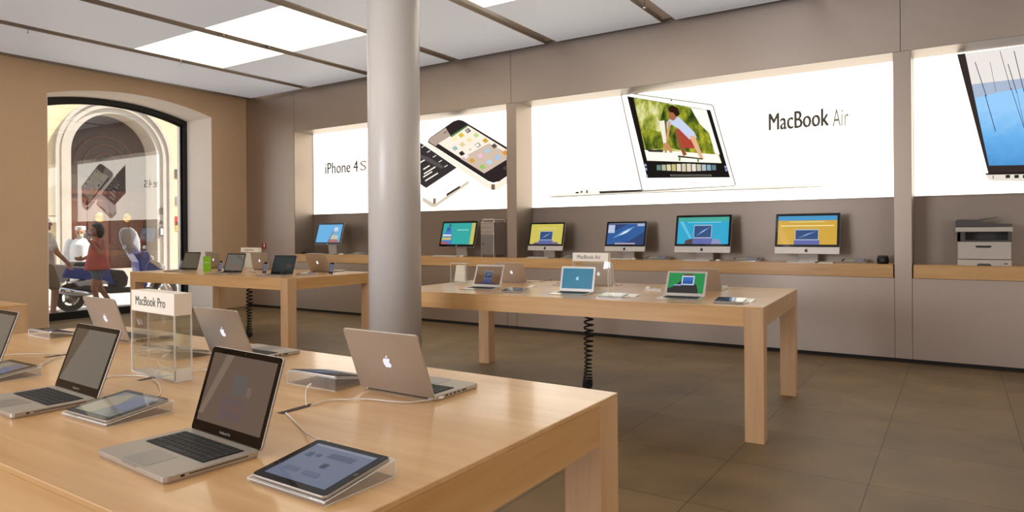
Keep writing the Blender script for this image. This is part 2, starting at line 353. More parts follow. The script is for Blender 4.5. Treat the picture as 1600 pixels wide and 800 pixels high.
# back wall: front face at YB; bays recessed to YR
def sx(px, y=YB, py=363): return ony(px, py, y).x
XA0, XP0, XP1, XQ0, XQ1 = -10.31, -5.55, -5.385, -.56, -.40
bw = MB()
bw.box(XL, XA0-.003, YB, 9.4, .045, ZC+.3)                                  # left of the first bay
bw.box(XA0+.003, -5.47, YB, 9.4, SOF, ZC+.3).box(-5.464, -.495, YB, 9.4, SOF, ZC+.3).box(-.489, 6, YB, 9.4, SOF, ZC+.3)   # headers
bw.box(XA0+.003, XP0-.003, YB, 9.4, .045, .9).box(XP0+.003, XP1-.003, YB, 9.4, .045, .9).box(XP1+.003, XQ0-.004, YB, 9.4, .045, .9)
bw.box(XQ1+.004, 6, YB, 9.4, .045, .9)
bw.box(XP0, XP1, YB, 9.4, ZS+.002, SOF-.004).box(XQ0, XQ1, YB-.002, 9.4, .045, SOF-.004)
wb = struct('wall_back', bw, M['steel'])
rc = MB()
for x0, x1 in ((XA0, XP0), (XP1, XQ0), (XQ1, 6)):
    rc.box(x0, x1, YR, 9.4, .9, SOF+.3)
struct('wall_recess', rc, M['steel2'])
# thin facing of the recess cheeks and soffits in the same polished steel
ck = MB()
for x0, x1 in ((XA0, XP0), (XP1, XQ0), (XQ1, 6)):
    ck.box(x0, x0+.003, YB+.004, YR, ZS, SOF).box(x1-.003, x1, YB+.004, YR, ZS, SOF).box(x0, x1, YB+.004, YR, SOF-.003, SOF)
struct('trim_21', ck, M['steel2'])
struct('shadow_gap_back', MB().box(XL, 6, YB+.025, YB+.05, 0, .045), M['dark'])  # near-black strip paints the dark of the shadow gap under the wall
pn_ = MB(); a = ony(408, 375, YB); b = ony(442, 375, YB)
pn_.box(a.x, b.x, YB-.003, YB-.0004, .35, a.z)
r = pn_.build('access_panel', M['steel'], bevel=.002); tag(r, 'grey flush access panel in the steel wall beside the left corner', 'access panel')
a = ony(410, 380, YB); b = ony(416, 388.6, YB)
fs = empty('fire_sign', (a.x, YB-.012, b.z)); tag(fs, 'small square red fire sign on the grey wall panel', 'sign')
MB().box(0, b.x-a.x, 0, .007, 0, a.z-b.z).build('plate', M['red'], fs)
MB().prism([(.05, .03), (.09, .03), (.09, .09), (.07, .12), (.05, .09)], -.001, 0, 'y').build('symbol', M['whitep'], fs)

# left wall with segmental arched opening
Y0, Y1 = 4.80, 7.565; ZSPR, ZPK = 3.63, 3.83
def arc(y0, y1, zs, zp, n=24):
    h = zp-zs; c = (y1-y0)/2; R_ = (c*c+h*h)/(2*h); a0 = math.asin(c/R_); ym = (y0+y1)/2
    return [(ym+R_*math.sin(-a0+2*a0*i/n), zp-R_+R_*math.cos(-a0+2*a0*i/n)) for i in range(n+1)]
A_ = arc(Y0, Y1, ZSPR, ZPK)
lw = MB().box(-12.9, XL, -4, Y0, 0, ZC+.1).box(-12.9, XL, Y1, 9.4, 0, ZC+.1)
lw.prism(A_+[(Y1, ZC+.1), (Y0, ZC+.1)], -12.9, XL, 'x')
struct('wall_left', lw, M['tan'])
def ring(outer, inner, x0, x1):
    mb = MB(); n = len(outer)
    mb.loft([[(x0, *outer[i]), (x1, *outer[i]), (x1, *inner[i]), (x0, *inner[i])] for i in range(n)]); return mb
def opening(off, zb, y0=Y0, y1=Y1):
    q = arc(y0+off, y1-off, ZSPR-off*1.05, ZPK-off)
    return [(y0+off, zb)]+q+[(y1-off, zb)]
struct('trim_22', ring(opening(0, 0.), opening(.006, 0.), -12.9, XL), M['reveal'])
XF = -12.6
win = empty('window_1', (XF, 0, 0)); win['kind'] = 'structure'
ring(opening(.005, .05), opening(.085, .05), -.05, .05).build('window_frame', M['frame'], win)
ring(opening(.085, .10), opening(.115, .10), -.03, .0).build('glazing_bead', M['frame'], win)
MB().box(-.07, .06, Y0+.005, Y1-.005, 0, .13).build('sill_rail', M['frame'], win)
gp = opening(.1, .13); MB().prism(gp, -.006, .0, 'x').build('pane', M['pane'], win)
# other walls (behind / right of the viewpoint), unseen rear openings placed to suit the fill lamps
rw = MB().box(-12.9, 6.2, -4.3, -4.1, 3.4, ZC+.6).box(-12.9, 6.2, -4.3, -4.1, 0, .4).box(-12.9, -6.7, -4.3, -4.1, .4, 3.4).box(-3.3, 3.3, -4.3, -4.1, .4, 3.4).box(5.8, 6.2, -4.3, -4.1, .4, 3.4)
struct('wall_rear', rw, M['tan'])
struct('wall_right', MB().box(6, 6.2, -4.3, 9.4, 0, ZC+.6), M['tan'])

# white column
col_ = empty('column', (-3.62, 3.86, 0)); tag(col_, 'tall round white painted column from floor to ceiling', 'column')
MB().lathe([(.2, 0.012), (.2, ZC)], 64).build('shaft', M['white'], col_, smooth=True)
MB().lathe([(.212, 0), (.212, .01), (.206, .012), (.2, .012)], 64).build('base_ring', M['steel'], col_)

# ================================================================== LIGHTBOXES
def lightmat():
    m, n, o = newmat('backlit_film'); e = n.nodes.new('ShaderNodeEmission'); e.inputs[0].default_value = (1, .925, .80, 1); e.inputs[1].default_value = BOX_S
    n.links.new(e.outputs[0], o.inputs[0]); return m
LBM = lightmat()
class Pic:
    """flat coloured shapes printed on a plane that faces -Y; each layer 0.3 mm prouder"""
    def __init__(s, y): s.y = y; s.k = 0; s.mb = MB()
    def px(s, pts, mat, zoom=None):
        s.k += 1; q = []
        for p in pts:
            if zoom: p = (zoom[0]+p[0]/zoom[2], zoom[1]+p[1]/zoom[2])
            v = ony(p[0], p[1], s.y); q.append((v.x-s.ox, v.z-s.oz))
        s.mb.m(mat).prism(q, -s.k*.0003-.0003, -s.k*.0003, 'y'); return s
def lightbox(x0, x1, label):
    r = empty('lightbox_sign', ((x0+x1)/2, YLB, 1.79)); tag(r, label, 'lightbox')
    hw = (x1-x0)/2
    MB().box(-hw+.004, hw-.004, -.012, .004, 0, SOF-1.79-.004).build('lit_panel', LBM, r)
    MB().box(-hw, hw, -.014, .004, -.008, 0).build('edge_trim', M['steel2'], r)
    return r
def pic(r):
    p = Pic(YLB-.013); p.ox = r.location.x; p.oz = r.location.z; return p
def done(p, r, name='poster_picture'):
    o = p.mb.build(name, None, r, flatfix=True); o.location.y = -.013; return o
# --- bay A: two phones
LA = lightbox(XA0+.02, XP0-.003, 'backlit wall sign showing two phones beside the words iPhone 4S')
zA = (640, 170, 5.0); P = pic(LA); G = lambda c, s=1.: em(c, s)
P.px([(100, 600), (-60, 480), (-60, 180), (100, 275), (365, 445), (455, 500), (462, 560), (200, 745), (100, 690)], G('#f3ece4', 1.15), zA)
P.px([(100, 690), (200, 745), (462, 560), (462, 585), (200, 770), (165, 765), (100, 720)], G('#cbbda8'), zA)
P.px([(-60, 190), (100, 275), (368, 460), (130, 618), (-60, 500)], G('#3b3435', .9), zA)
for k in range(5):
    P.px([(120+45*k, 290+38*k), (95+45*k, 305+38*k), (90+45*k, 301+38*k), (115+45*k, 286+38*k)], G('#e8ddd0'), zA)
for x, y, L in ((105, 470, 50), (110, 505, 90), (105, 530, 70), (120, 560, 100), (60, 430, 60), (40, 400, 50)):
    P.px([(x, y), (x+L, y-L*.62), (x+L+5, y-L*.62+8), (x+5, y+8)], G('#efe6da'), zA)
P.px([(0, 330), (150, 380), (270, 450), (250, 470), (120, 400), (0, 360)], G('#5a5152', .9), zA)
P.px([(290, 665), (395, 600), (395, 618), (290, 683)], G('#3a302b'), zA)
P.px([(186, 700), (206, 700), (206, 740), (186, 745)], G('#7d6c5a'), zA)
P.px([(145, 262), (620, 575), (660, 590), (766, 530), (775, 528), (775, 575), (700, 630), (650, 638), (600, 615), (145, 292)], G('#e6d9c6', 1.1), zA)
P.px([(640, 590), (668, 590), (668, 632), (640, 632)], G('#6d5d4d'), zA)
P.px([(145, 262), (148, 240), (165, 222), (345, 97), (385, 85), (420, 93), (775, 308), (775, 520), (700, 568), (655, 578), (615, 565)], G('#33292a', .8), zA)
P.px([(152, 258), (152, 242), (165, 228), (282, 147), (325, 215), (225, 275), (205, 292)], G('#b3a092', .9), zA)
P.px([(225, 272), (455, 130), (775, 328), (775, 388), (585, 505)], G('#e9dccb', 1.05), zA)
P.px([(318, 213), (445, 132), (462, 134), (330, 222)], G('#4f7d4a'), zA)
P.px([(400, 390), (620, 270), (775, 350), (775, 388), (585, 505)], G('#c6b2a2'), zA)
def icon(cx, cy, c, s=1.): P.px([(cx-22*s, cy-4*s), (cx+5*s, cy-22*s), (cx+28*s, cy+2*s), (cx, cy+20*s)], G(c, .95), zA)
for cx, cy, c in ((350, 235, '#e8e3a8'), (403, 208, '#d8b838'), (455, 172, '#3f3c3a'), (355, 310, '#9fb6b8'), (412, 280, '#dcc79a'), (466, 245, '#efd9a0'), (520, 208, '#b9d68a'), (408, 350, '#2d2a29'), (475, 320, '#f7f3ea'),
                  (533, 285, '#39414a'), (592, 250, '#c9a23c'), (440, 372, '#eedfe0'), (552, 368, '#e3b9c9'), (605, 328, '#a5c6e2'), (662, 292, '#57534f'), (488, 405, '#cf9a3a'), (570, 455, '#8fc25a'), (625, 418, '#a9d2e8'), (688, 382, '#9dc0ea'), (747, 345, '#dc8f2e')):
    icon(cx, cy, c)
icon(475, 320, '#d0c8bd', .7); icon(533, 285, '#eceae4', .75); icon(455, 172, '#b9b3a8', .6)
P.px([(735, 462), (755, 450), (772, 462), (755, 478)], G('#6b6058'), zA); P.px([(742, 462), (755, 455), (766, 463), (755, 472)], G('#241d1d'), zA)
P.px([(270, 190), (295, 175), (298, 180), (273, 195)], G('#40332d'), zA)
done(P, LA)
a = ony(509, 264, YLB); b = ony(560, 261, YLB)
text('iPhone 4', .30, em('#3f3a33'), 'lettering', LA, Matrix.Translation(((a.x+b.x)/2-LA.location.x, -.0145, (a.z+b.z)/2+.0-LA.location.z)) @ XZ, width=(b.x-a.x), bold=.0055)
a = ony(564, 260, YLB); b = ony(573, 259.5, YLB)
text('S', .25, em('#998a74'), 'lettering', LA, Matrix.Translation(((a.x+b.x)/2-LA.location.x, -.0145, (a.z+b.z)/2-LA.location.z)) @ XZ, width=(b.x-a.x)*1.1, bold=.0055)
# --- bay B: thin notebook
LB = lightbox(XP1+.004, XQ0-.004, 'wide backlit wall sign showing an open silver laptop and the words MacBook Air')
zB = (840, 130, 4.212); P = pic(LB)
def foliage(name, cols, sc):
    m, n, o = newmat(name); e = n.nodes.new('ShaderNodeEmission'); t = n.nodes.new('ShaderNodeTexCoord'); mp = n.nodes.new('ShaderNodeMapping'); mp.inputs['Scale'].default_value = (1, 1, .55); mp.inputs['Rotation'].default_value = (0, .5, 0)
    nz = n.nodes.new('ShaderNodeTexNoise'); nz.inputs['Scale'].default_value = sc; nz.inputs['Detail'].default_value = 5; rr = n.nodes.new('ShaderNodeValToRGB')
    n.links.new(t.outputs['Object'], mp.inputs[0]); n.links.new(mp.outputs[0], nz.inputs[0]); n.links.new(nz.outputs[0], rr.inputs[0]); n.links.new(rr.outputs[0], e.inputs[0]); n.links.new(e.outputs[0], o.inputs[0])
    cr = rr.color_ramp; cr.elements[0].position = .3; cr.elements[0].color = lin(cols[0]); cr.elements[1].position = .7; cr.elements[1].color = lin(cols[-1])
    for i_, c_ in enumerate(cols[1:-1]): q = cr.elements.new(.3+.4*(i_+1)/(len(cols)-1)); q.color = lin(c_)
    e.inputs[1].default_value = .95; return m
FO1 = foliage('blurred_trees_print', ['#2c3a16', '#66782c', '#a8aa48', '#d8d89c', '#f4f2e2'], 7); FO2 = foliage('bushes_print', ['#1f2c12', '#4c5c1e', '#8c9228', '#c6bc3c'], 9)
P.px([(100, 303), (110, 300), (600, 352), (640, 690), (330, 705), (300, 660)], G('#f8efdd', 1.8), zB)
P.px([(30, 742), (330, 708), (700, 712), (1430, 678), (1560, 672), (2040, 668), (2000, 676), (1600, 692), (700, 722), (110, 752)], G('#e9e0d2', 1.15), zB)
P.px([(60, 746), (700, 718), (1600, 688), (1880, 678), (1870, 682), (1600, 695), (700, 724), (110, 753)], G('#b3a69a', .9), zB)
P.px([(405, 710), (690, 699), (694, 714), (410, 727)], G('#4a4340', .8), zB)
for x0, y0, x1, y1 in ((250, 714, 272, 726), (283, 708, 296, 722), (320, 702, 330, 724), (690, 692, 706, 712), (776, 688, 804, 702), (833, 687, 842, 698), (1408, 668, 1424, 672), (1500, 666, 1512, 669)):
    P.px([(x0, y0), (x1, y0-1), (x1, y1-1), (x0, y1)], G('#57504a', .8), zB)
P.px([(545, 74), (560, 62), (600, 62), (1145, 138), (1160, 152), (1308, 668), (1290, 680), (700, 714), (684, 706)], G('#a99e91', .85), zB)
P.px([(554, 78), (566, 70), (600, 70), (1141, 146), (1152, 156), (1299, 668), (1286, 674), (706, 704), (692, 698)], G('#f6efe4', 1.7), zB)
P.px([(590, 86), (1138, 178), (1268, 620), (722, 624)], G('#26211f', .6), zB)
P.px([(632, 96), (1112, 176), (1212, 526), (722, 510)], FO1, zB)
P.px([(1000, 160), (1112, 176), (1200, 470), (1150, 460), (1060, 250)], G('#e4e2da', 1.1), zB)
P.px([(840, 135), (1010, 165), (1060, 260), (1130, 330), (1170, 470), (1060, 470), (850, 420), (800, 260)], FO2, zB)
P.px([(686, 320), (740, 300), (800, 320), (850, 300), (870, 420), (714, 442)], FO2, zB)
P.px([(705, 440), (850, 445), (1190, 470), (1212, 526), (722, 510)], G('#efe7d4', 1.15), zB)
P.px([(715, 436), (830, 440), (825, 455), (735, 452)], G('#3f3a33', .8), zB)
P.px([(800, 250), (835, 245), (850, 390), (830, 400)], G('#e6ddd0', 1.), zB)          # far runner
P.px([(830, 395), (860, 390), (890, 455), (875, 460), (855, 430), (850, 460), (838, 458)], G('#c58a62', .9), zB)
P.px([(850, 260), (880, 225), (930, 222), (1030, 320), (1050, 360), (1000, 370), (930, 300), (880, 270), (855, 320)], G('#bcc6de', 1.), zB)   # shirt
P.px([(930, 300), (1000, 370), (1050, 400), (1030, 430), (960, 425), (920, 350), (900, 310)], G('#b5493a', .8), zB)     # shorts
P.px([(905, 300), (925, 305), (960, 425), (985, 470), (960, 480), (920, 380)], G('#9c5a38', .8), zB)
P.px([(1000, 350), (1035, 345), (1095, 500), (1075, 505)], G('#d9a884', 1.), zB)
P.px([(862, 250), (878, 255), (860, 380), (845, 378)], G('#d39a74', .9), zB)
P.px([(862, 180), (900, 190), (915, 230), (895, 248), (872, 238)], G('#b06a4c', .8), zB)
P.px([(860, 165), (885, 145), (925, 165), (938, 205), (915, 222), (895, 195), (868, 190)], G('#382318', .6), zB)
P.px([(925, 475), (1090, 495), (1088, 503), (925, 487)], G('#4c4636', .7), zB); P.px([(930, 488), (942, 489), (942, 512), (930, 512)], G('#4a8a44'), zB); P.px([(1052, 497), (1064, 497), (1064, 518), (1052, 518)], G('#4a8a44'), zB)
for i in range(12):
    c = ['#6f8f8a', '#b8c09a', '#e4d8b8', '#cfc27e', '#efe5d2', '#dccfb4', '#e8dcc4', '#efe8dc', '#d3c6ae', '#b9c6cc', '#8fb0bd', '#6c8590'][i]
    x = 785+i*33; hh = 26-abs(i-5.5)*1.6
    P.px([(x, 556-hh), (x+27, 556-hh), (x+29, 556+hh), (x+2, 556+hh)], G(c, .8), zB)
P.px([(876, 602), (1144, 602), (1146, 612), (878, 612)], G('#b0aaa2', .7), zB); P.px([(880, 604), (1140, 604), (1142, 610), (882, 610)], G('#2a2624', .6), zB)
for x, y in ((712, 540), (716, 566), (720, 612), (1238, 552), (1243, 572)): P.px([(x-6, y-8), (x+6, y-8), (x+8, y+8), (x-4, y+8)], G('#9fb6d8', .8), zB)
P.px([(878, 110), (888, 111), (888, 121), (878, 120)], G('#6b625c', .8), zB)
P.px([(1005, 652), (1058, 652), (1058, 657), (1005, 657)], G('#c9bfb2', 1.), zB)
done(P, LB)
a = ony(1201, 190, YLB); b = ony(1294, 187, YLB)
text('MacBook', .3, em('#4a443c'), 'lettering', LB, Matrix.Translation(((a.x+b.x)/2-LB.location.x, -.0145, (a.z+b.z)/2-LB.location.z)) @ XZ, width=b.x-a.x, bold=.0055)
a = ony(1301, 186, YLB); b = ony(1326, 184, YLB)
text('Air', .3, em('#857862', .8), 'lettering', LB, Matrix.Translation(((a.x+b.x)/2-LB.location.x, -.0145, (a.z+b.z)/2-LB.location.z)) @ XZ, width=b.x-a.x)
# --- bay C: desktop with blue screen
LCc = lightbox(XQ1+.004, 6., 'backlit wall sign at right showing a desktop screen with blue water picture')
zC = (1400, 50, 3.2); P = pic(LCc)
def bluewater():
    m, n, o = newmat('blue_water_print'); e = n.nodes.new('ShaderNodeEmission'); t = n.nodes.new('ShaderNodeTexCoord'); s_ = n.nodes.new('ShaderNodeSeparateXYZ')
    nz = n.nodes.new('ShaderNodeTexNoise'); nz.inputs['Scale'].default_value = 9; nz.inputs['Detail'].default_value = 6
    ad = n.nodes.new('ShaderNodeMath'); ad.operation = 'MULTIPLY_ADD'; ad.inputs[1].default_value = .25; r = n.nodes.new('ShaderNodeValToRGB')
    n.links.new(t.outputs['Object'], s_.inputs[0]); n.links.new(t.outputs['Object'], nz.inputs[0]); n.links.new(nz.outputs[0], ad.inputs[0]); n.links.new(s_.outputs['Z'], ad.inputs[2]); n.links.new(ad.outputs[0], r.inputs[0])
    cr = r.color_ramp; cr.elements[0].position = .35; cr.elements[0].color = lin('#4585bf'); cr.elements[1].position = 1.; cr.elements[1].color = lin('#8fc0ea')
    for p_, c_ in ((.7, '#64a6dc'),): q = cr.elements.new(p_); q.color = lin(c_)
    n.links.new(r.outputs[0], e.inputs[0]); n.links.new(e.outputs[0], o.inputs[0]); return m
P.px([(305, 112), (470, 740), (1400, 750), (1400, 60), (640, 68)], G('#3a302e', .8), zC)
P.px([(345, 106), (465, 668), (1300, 655), (1300, 66), (640, 70)], bluewater(), zC)
P.px([(345, 106), (378, 262), (640, 232), (900, 205), (1300, 200), (1300, 66), (640, 70)], G('#e2dbd6', .95), zC)
P.px([(378, 262), (395, 330), (520, 300), (640, 280), (1300, 250), (1300, 200), (900, 205), (640, 232)], G('#a9b6cc', .9), zC)
for x, y0, x1, y1, wd in ((395, 150, 452, 322, 4), (446, 315, 498, 498, 4), (470, 150, 500, 300, 2), (520, 95, 575, 290, 3), (560, 160, 604, 305, 4), (590, 95, 640, 300, 4), (575, 280, 640, 480, 3), (604, 300, 660, 560, 2), (690, 90, 760, 400, 5)):
    P.px([(x-wd/2, y0), (x+wd/2, y0), (x1+wd/2, y1), (x1-wd/2, y1)], G('#3d4f63', .6), zC)
P.px([(435, 690), (450, 708), (700, 706), (1400, 690), (1400, 745), (700, 748), (480, 744), (462, 738)], G('#d9cfc4', 1.), zC)
P.px([(435, 690), (450, 706), (640, 700), (1400, 690), (1400, 700), (640, 711), (452, 714)], G('#2c2625', .6), zC)
for x in (548, 592, 634, 676): P.px([(x, 715), (x+22, 714), (x+22, 730), (x, 731)], G('#2f3a3c', .6), zC)
P.px([(484, 718), (488, 718), (488, 734), (484, 734)], G('#4a4440', .6), zC)
done(P, LCc)

# ================================================================== WALL SHELVES
def shelf(x0, x1, label):
    r = empty('wall_shelf', ((x0+x1)/2, YB-.02, ZS-.14)); tag(r, label, 'shelf'); hw = (x1-x0)/2
    MB().box(-hw, hw, 0, YR-YB+.02-.002, .125, .14).build('shelf_top', M['wx'], r, bevel=.002)
    MB().box(-hw, hw, .0, .02, 0, .125).build('front_panel', M['wx'], r)
    return r
S1 = shelf(XA0+.004, XQ0-.012, 'long maple wall shelf under the phone and laptop lightboxes'); S2 = shelf(XQ1+.014, 5.98, 'short maple wall shelf at right carrying the printer')

# ================================================================== TABLES
def table(name_label, x, y, rot, L, W, w=.125, slots=()):
    """origin at the front right corner on the floor; u runs to -X"""
    r = empty('display_table', (x, y, 0), rot); tag(r, name_label, 'table', 'long maple display tables')
    h, ap = .91, .135
    MB().box(-L, 0, 0, W, h-.014, h).build('table_top', M['wx'], r, bevel=.002)
    MB().box(-L+w, -w, .001, .03, h-ap, h-.014).build('apron', M['wx'], r); MB().box(-L+w, -w, W-.03, W-.001, h-ap, h-.014).build('apron', M['wx'], r)
    MB().box(-.03, -.001, w, W-w, h-ap, h-.014).build('apron', M['wy'], r); MB().box(-L+.001, -L+.03, w, W-w, h-ap, h-.014).build('apron', M['wy'], r)
    for lx, ly in ((-w, 0), (-w, W-w), (-L, 0), (-L, W-w)):
        MB().box(lx+.0005, lx+w-.0005, ly+.0005, ly+w-.0005, 0, h-.014).build('leg', M['wz'], r, bevel=.0015)
    for u, v in slots:
        MB().box(u-.013, u+.013, v-.06, v+.06, h+.0001, h+.0006).m(M['brown']).build('cable_slot', None, r)
    return r
T1 = table('large maple display table in the foreground with six laptops and tablets', -.90, .635, 0, 3.18, 1.337, .125, ((-1.61+.9, 1.30-.635), (-2.40+.9, 1.32-.635), (-3.195+.9, 1.35-.635)))
T2 = table('maple display table at right, before the shelf, with thin silver laptops and coiled cord', -1.074, 4.657, .055, 3.22, 1.619)
T3 = table('maple display table at left near the arched window, farthest of the tables', -6.373, 5.032, .027, 3.25, 1.419)
T4 = table('maple table end at the far left edge against the tan wall', -5.81, .84, 0, 3.2, 1.40, .13)

# ================================================================== LAPTOPS
K = .96
def screen_pic(kind, W, Hh, y):
    """display picture, or painted reflection for dim and grey, in the x-z plane, centre at x 0, bottom at z 0; sub-part mesh with coloured layers"""
    mb = MB(); st = [0]
    def q(pts, c, s=.8):
        st[0] += 1; mb.m(scr(c, s)).prism([(p[0]*W/2, p[1]*Hh) for p in pts], y-st[0]*.00025-.0002, y-st[0]*.00025, 'y')
    def rc_(x0, x1, z0, z1, c, s=.8): q([(x0, z0), (x1, z0), (x1, z1), (x0, z1)], c, s)
    full = lambda c, s=.8: rc_(-1, 1, 0, 1, c, s)
    def mini(x0, x1, z0, z1, s=.8):
        zb = z0+(z1-z0)*.36
        rc_(x0-.02, x1+.02, zb-.03, z1+.03, '#b9c4d2', s); rc_(x0, x1, zb, z1, '#24487c', s)
        xm = (x0+x1)/2; d = (x1-x0)
        q([(x0+.1*d, zb+.12*(z1-zb)), (xm, zb+.42*(z1-zb)), (x1-.05*d, zb+.9*(z1-zb)), (xm+.05*d, zb+.62*(z1-zb))], '#6f9ad0', s)
        q([(xm-.2*d, zb+.36*(z1-zb)), (xm+.25*d, zb+.72*(z1-zb)), (xm, zb+.56*(z1-zb))], '#cfe0f2', s)
        rc_(x0-.05, x1+.05, z0, zb-.03, '#5a64a8', s)
    if kind == 'off': full('#1b1a18', .12)
    elif kind == 'grey': full('#8f8779', .4); q([(-1, .1), (-1, 1), (-.35, 1), (-.97, .05)], '#6e5f4b', .38)  # grey: reflected room painted as emission, darker along the left
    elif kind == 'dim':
        full('#80695a', .42); rc_(-.15, .3, .45, .75, '#76706a', .42); rc_(-.35, .35, .1, .4, '#776666', .42); rc_(-.2, .4, .2, .33, '#80665e', .42); rc_(.32, .46, .46, .6, '#8a7668', .45); q([(-1, .1), (-.85, .1), (-.3, 1), (-.55, 1)], '#97836f', .45)  # brown reflection and its pale diagonal streak painted into the emission
    elif kind == 'air_brown': full('#6b451d', .62); mini(-.3, .3, .12, .72, .32); rc_(-1, -.45, 0, .06, '#2a2730', .5); q([(-.6, 0), (-.4, .12), (.6, .1), (.8, 0)], '#3a3358', .5)
    elif kind == 'air_teal': full('#0a6680', .95)
    elif kind == 'air_green':
        full('#12803e', .9); q([(-1, 0), (-1, .22), (-.7, .3), (-.3, .6), (.3, .62), (.6, .4), (.72, .1), (.7, 0)], '#26221f', .7); rc_(-.25, .45, .4, .86, '#c6d2e6', .8); rc_(-.19, .39, .45, .8, '#2762b0', .85)
        rc_(-.65, -.25, .36, .42, '#8aa6d6', .8); rc_(-.15, .35, .86, .95, '#7a3c38', .6)
        for i in range(5): rc_(-.17+.11*i, -.11+.11*i, .47, .6, '#163b72', .8)
    elif kind == 'dark_teal': full('#22332f', .45); rc_(.3, .75, .3, .5, '#553a2c', .5); rc_(.1, .8, .02, .14, '#0c0d0f', .3)
    elif kind == 'brownish': full('#7e7460', .32)
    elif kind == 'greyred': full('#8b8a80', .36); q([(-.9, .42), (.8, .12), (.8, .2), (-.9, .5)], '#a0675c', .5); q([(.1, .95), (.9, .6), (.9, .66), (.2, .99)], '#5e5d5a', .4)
    elif kind == 'yellow' or kind == 'gold':
        full('#cfc256' if kind == 'yellow' else '#d0a434', .8); rc_(-.6, .6, .78, .80, '#e6dd9c', .85)
        if kind == 'gold': rc_(-1, 1, .84, 1, '#3f94c4', .8); rc_(-.9, .9, .64, .67, '#efe0a0', .9)
        mini(-.38, .38, 0., .62 if kind == 'yellow' else .5, .75)
        if kind == 'yellow': q([(-.8, 0), (-.6, .1), (-.3, .06), (-.3, 0)], '#6b5a86', .7); q([(.35, 0), (.4, .12), (.7, .1), (.85, 0)], '#7a6a96', .7)
    elif kind == 'galaxy':
        full('#1b3a6e', .75); q([(-1, .0), (-1, .5), (.2, 1), (1, 1), (1, .6), (.1, .1)], '#245a9c', .75); q([(-.7, .3), (-.1, .48), (.5, .85), (.1, .75), (-.4, .5)], '#6a9ac8', .8)
        q([(-.35, .42), (.05, .56), (.3, .74), (-.1, .6)], '#cfe2f0', .9); rc_(-.98, -.62, .55, .93, '#b9c6e0', .8); rc_(.6, .98, .86, .98, '#a9b6d6', .8); rc_(-.55, .55, .01, .08, '#b8a8b8', .7); rc_(-1, 1, .97, 1, '#8a90a8', .7)
    elif kind == 'cyan':
        full('#22a5cd', .8); rc_(-1, 1, .85, 1, '#3fae9d', .75); rc_(-.6, .7, .8, .82, '#9fdfe8', .8); q([(-.95, .85), (-.5, .2), (-.42, .2), (-.8, .85)], '#5fc0e0', .8)
        q([(-.7, 0), (-.66, .14), (-.4, .2), (-.3, 0)], '#4e4038', .7); mini(-.33, .33, 0., .68, .8); q([(.35, 0), (.4, .2), (.65, .16), (.75, 0)], '#8a90b8', .8)
    elif kind == 'teal_store':
        full('#26a8a0', .8); rc_(.78, 1, 0, 1, '#c8bd62', .8); rc_(-.1, .6, .66, .69, '#a6ddd4', .9)
        q([(-1, 0), (-.9, .35), (-.75, .75), (-.5, .75), (-.38, .45), (-.3, 0)], '#3c7cc4', .8); rc_(-.75, -.52, .62, .82, '#2c5aa8', .8); rc_(-.98, -.4, .2, .32, '#c9bd66', .8); rc_(-.95, -.42, .38, .46, '#e4e0dc', .8)
        rc_(-1, -.75, 0, .12, '#c05a50', .7); rc_(-.7, -.5, 0, .1, '#b05a80', .7); q([(-.62, .84), (-.52, .84), (-.5, .95), (-.64, .95)], '#3b4a6a', .7)
    elif kind == 'sky_store':
        full('#5aa9dd', .8); q([(-.05, .0), (.3, .5), (.42, .95), (.62, .95), (.7, .5), (.9, 0)], '#7fa6c8', .75); rc_(.38, .68, .62, .84, '#c9d6de', .8)
        q([(.05, 0), (.1, .16), (.85, .16), (.9, 0)], '#b0615a', .75); q([(.1, .18), (.2, .4), (.75, .4), (.82, .18)], '#b9c0a8', .8); q([(0, 0), (.3, .62), (.36, .62), (.1, 0)], '#6b5f86', .7)
    elif kind == 'ipad':
        full('#7f8aa6', .42); rc_(-.2, .62, .70, .84, '#5c6784', .42); rc_(-1, 1, .93, 1, '#9aa2b6', .45); rc_(-.8, -.62, .62, .74, '#525e7c', .4); rc_(-.5, -.38, .66, .74, '#525e7c', .4)
        rc_(.05, .22, .42, .54, '#3b4359', .4); rc_(-.75, -.3, .2, .3, '#6a7592', .42); rc_(-.1, .4, .18, .28, '#6a7592', .42)
    elif kind == 'ipad_blue': full('#2b4a66', .35); q([(-1, 0), (-.2, 1), (-1, 1)], '#223040', .2); q([(-.2, 1), (.1, 0), (.5, 1)], '#3d6c96', .45)
    elif kind == 'ipad_pale': full('#8f938f', .32); q([(-1, 0), (-1, .7), (-.3, 1), (.1, .5), (-.1, 0)], '#b8ab8c', .36); rc_(.1, .9, .3, .9, '#7680a0', .36)
    return mb
def keyboard_mb(W, D, z, rows=6):
    mb = MB(); mb.m(M['black']).rbox(-W/2, W/2, -D/2, D/2, z-.0022, z+.0002, .003)
    mb.m(M['key']); lay = [14, 14, 14, 13, 12, 0]
    fr = [.55, 1, 1, 1, 1, 1.05]; tot = sum(fr); yy = D/2-.002; un = (D-.004)/tot
    for ri, n in enumerate(lay):
        hh = un*fr[ri]
        if n: ws = [1]*n
        else: ws = [1, 1, 1, 1.25, 5.2, 1.25, 1, 1, 1, 1]
        if ri == 2: ws[0] = 1.5
        if ri == 3: ws[0] = ws[-1] = 1.8
        if ri == 4: ws[0] = ws[-1] = 2.3
        k = (W-.004)/sum(ws); x = -W/2+.002
        for w_ in ws:
            mb.box(x+.0011, x+k*w_-.0011, yy-hh+.0011, yy-.0011, z, z+.0016); x += k*w_
        yy -= hh
    return mb
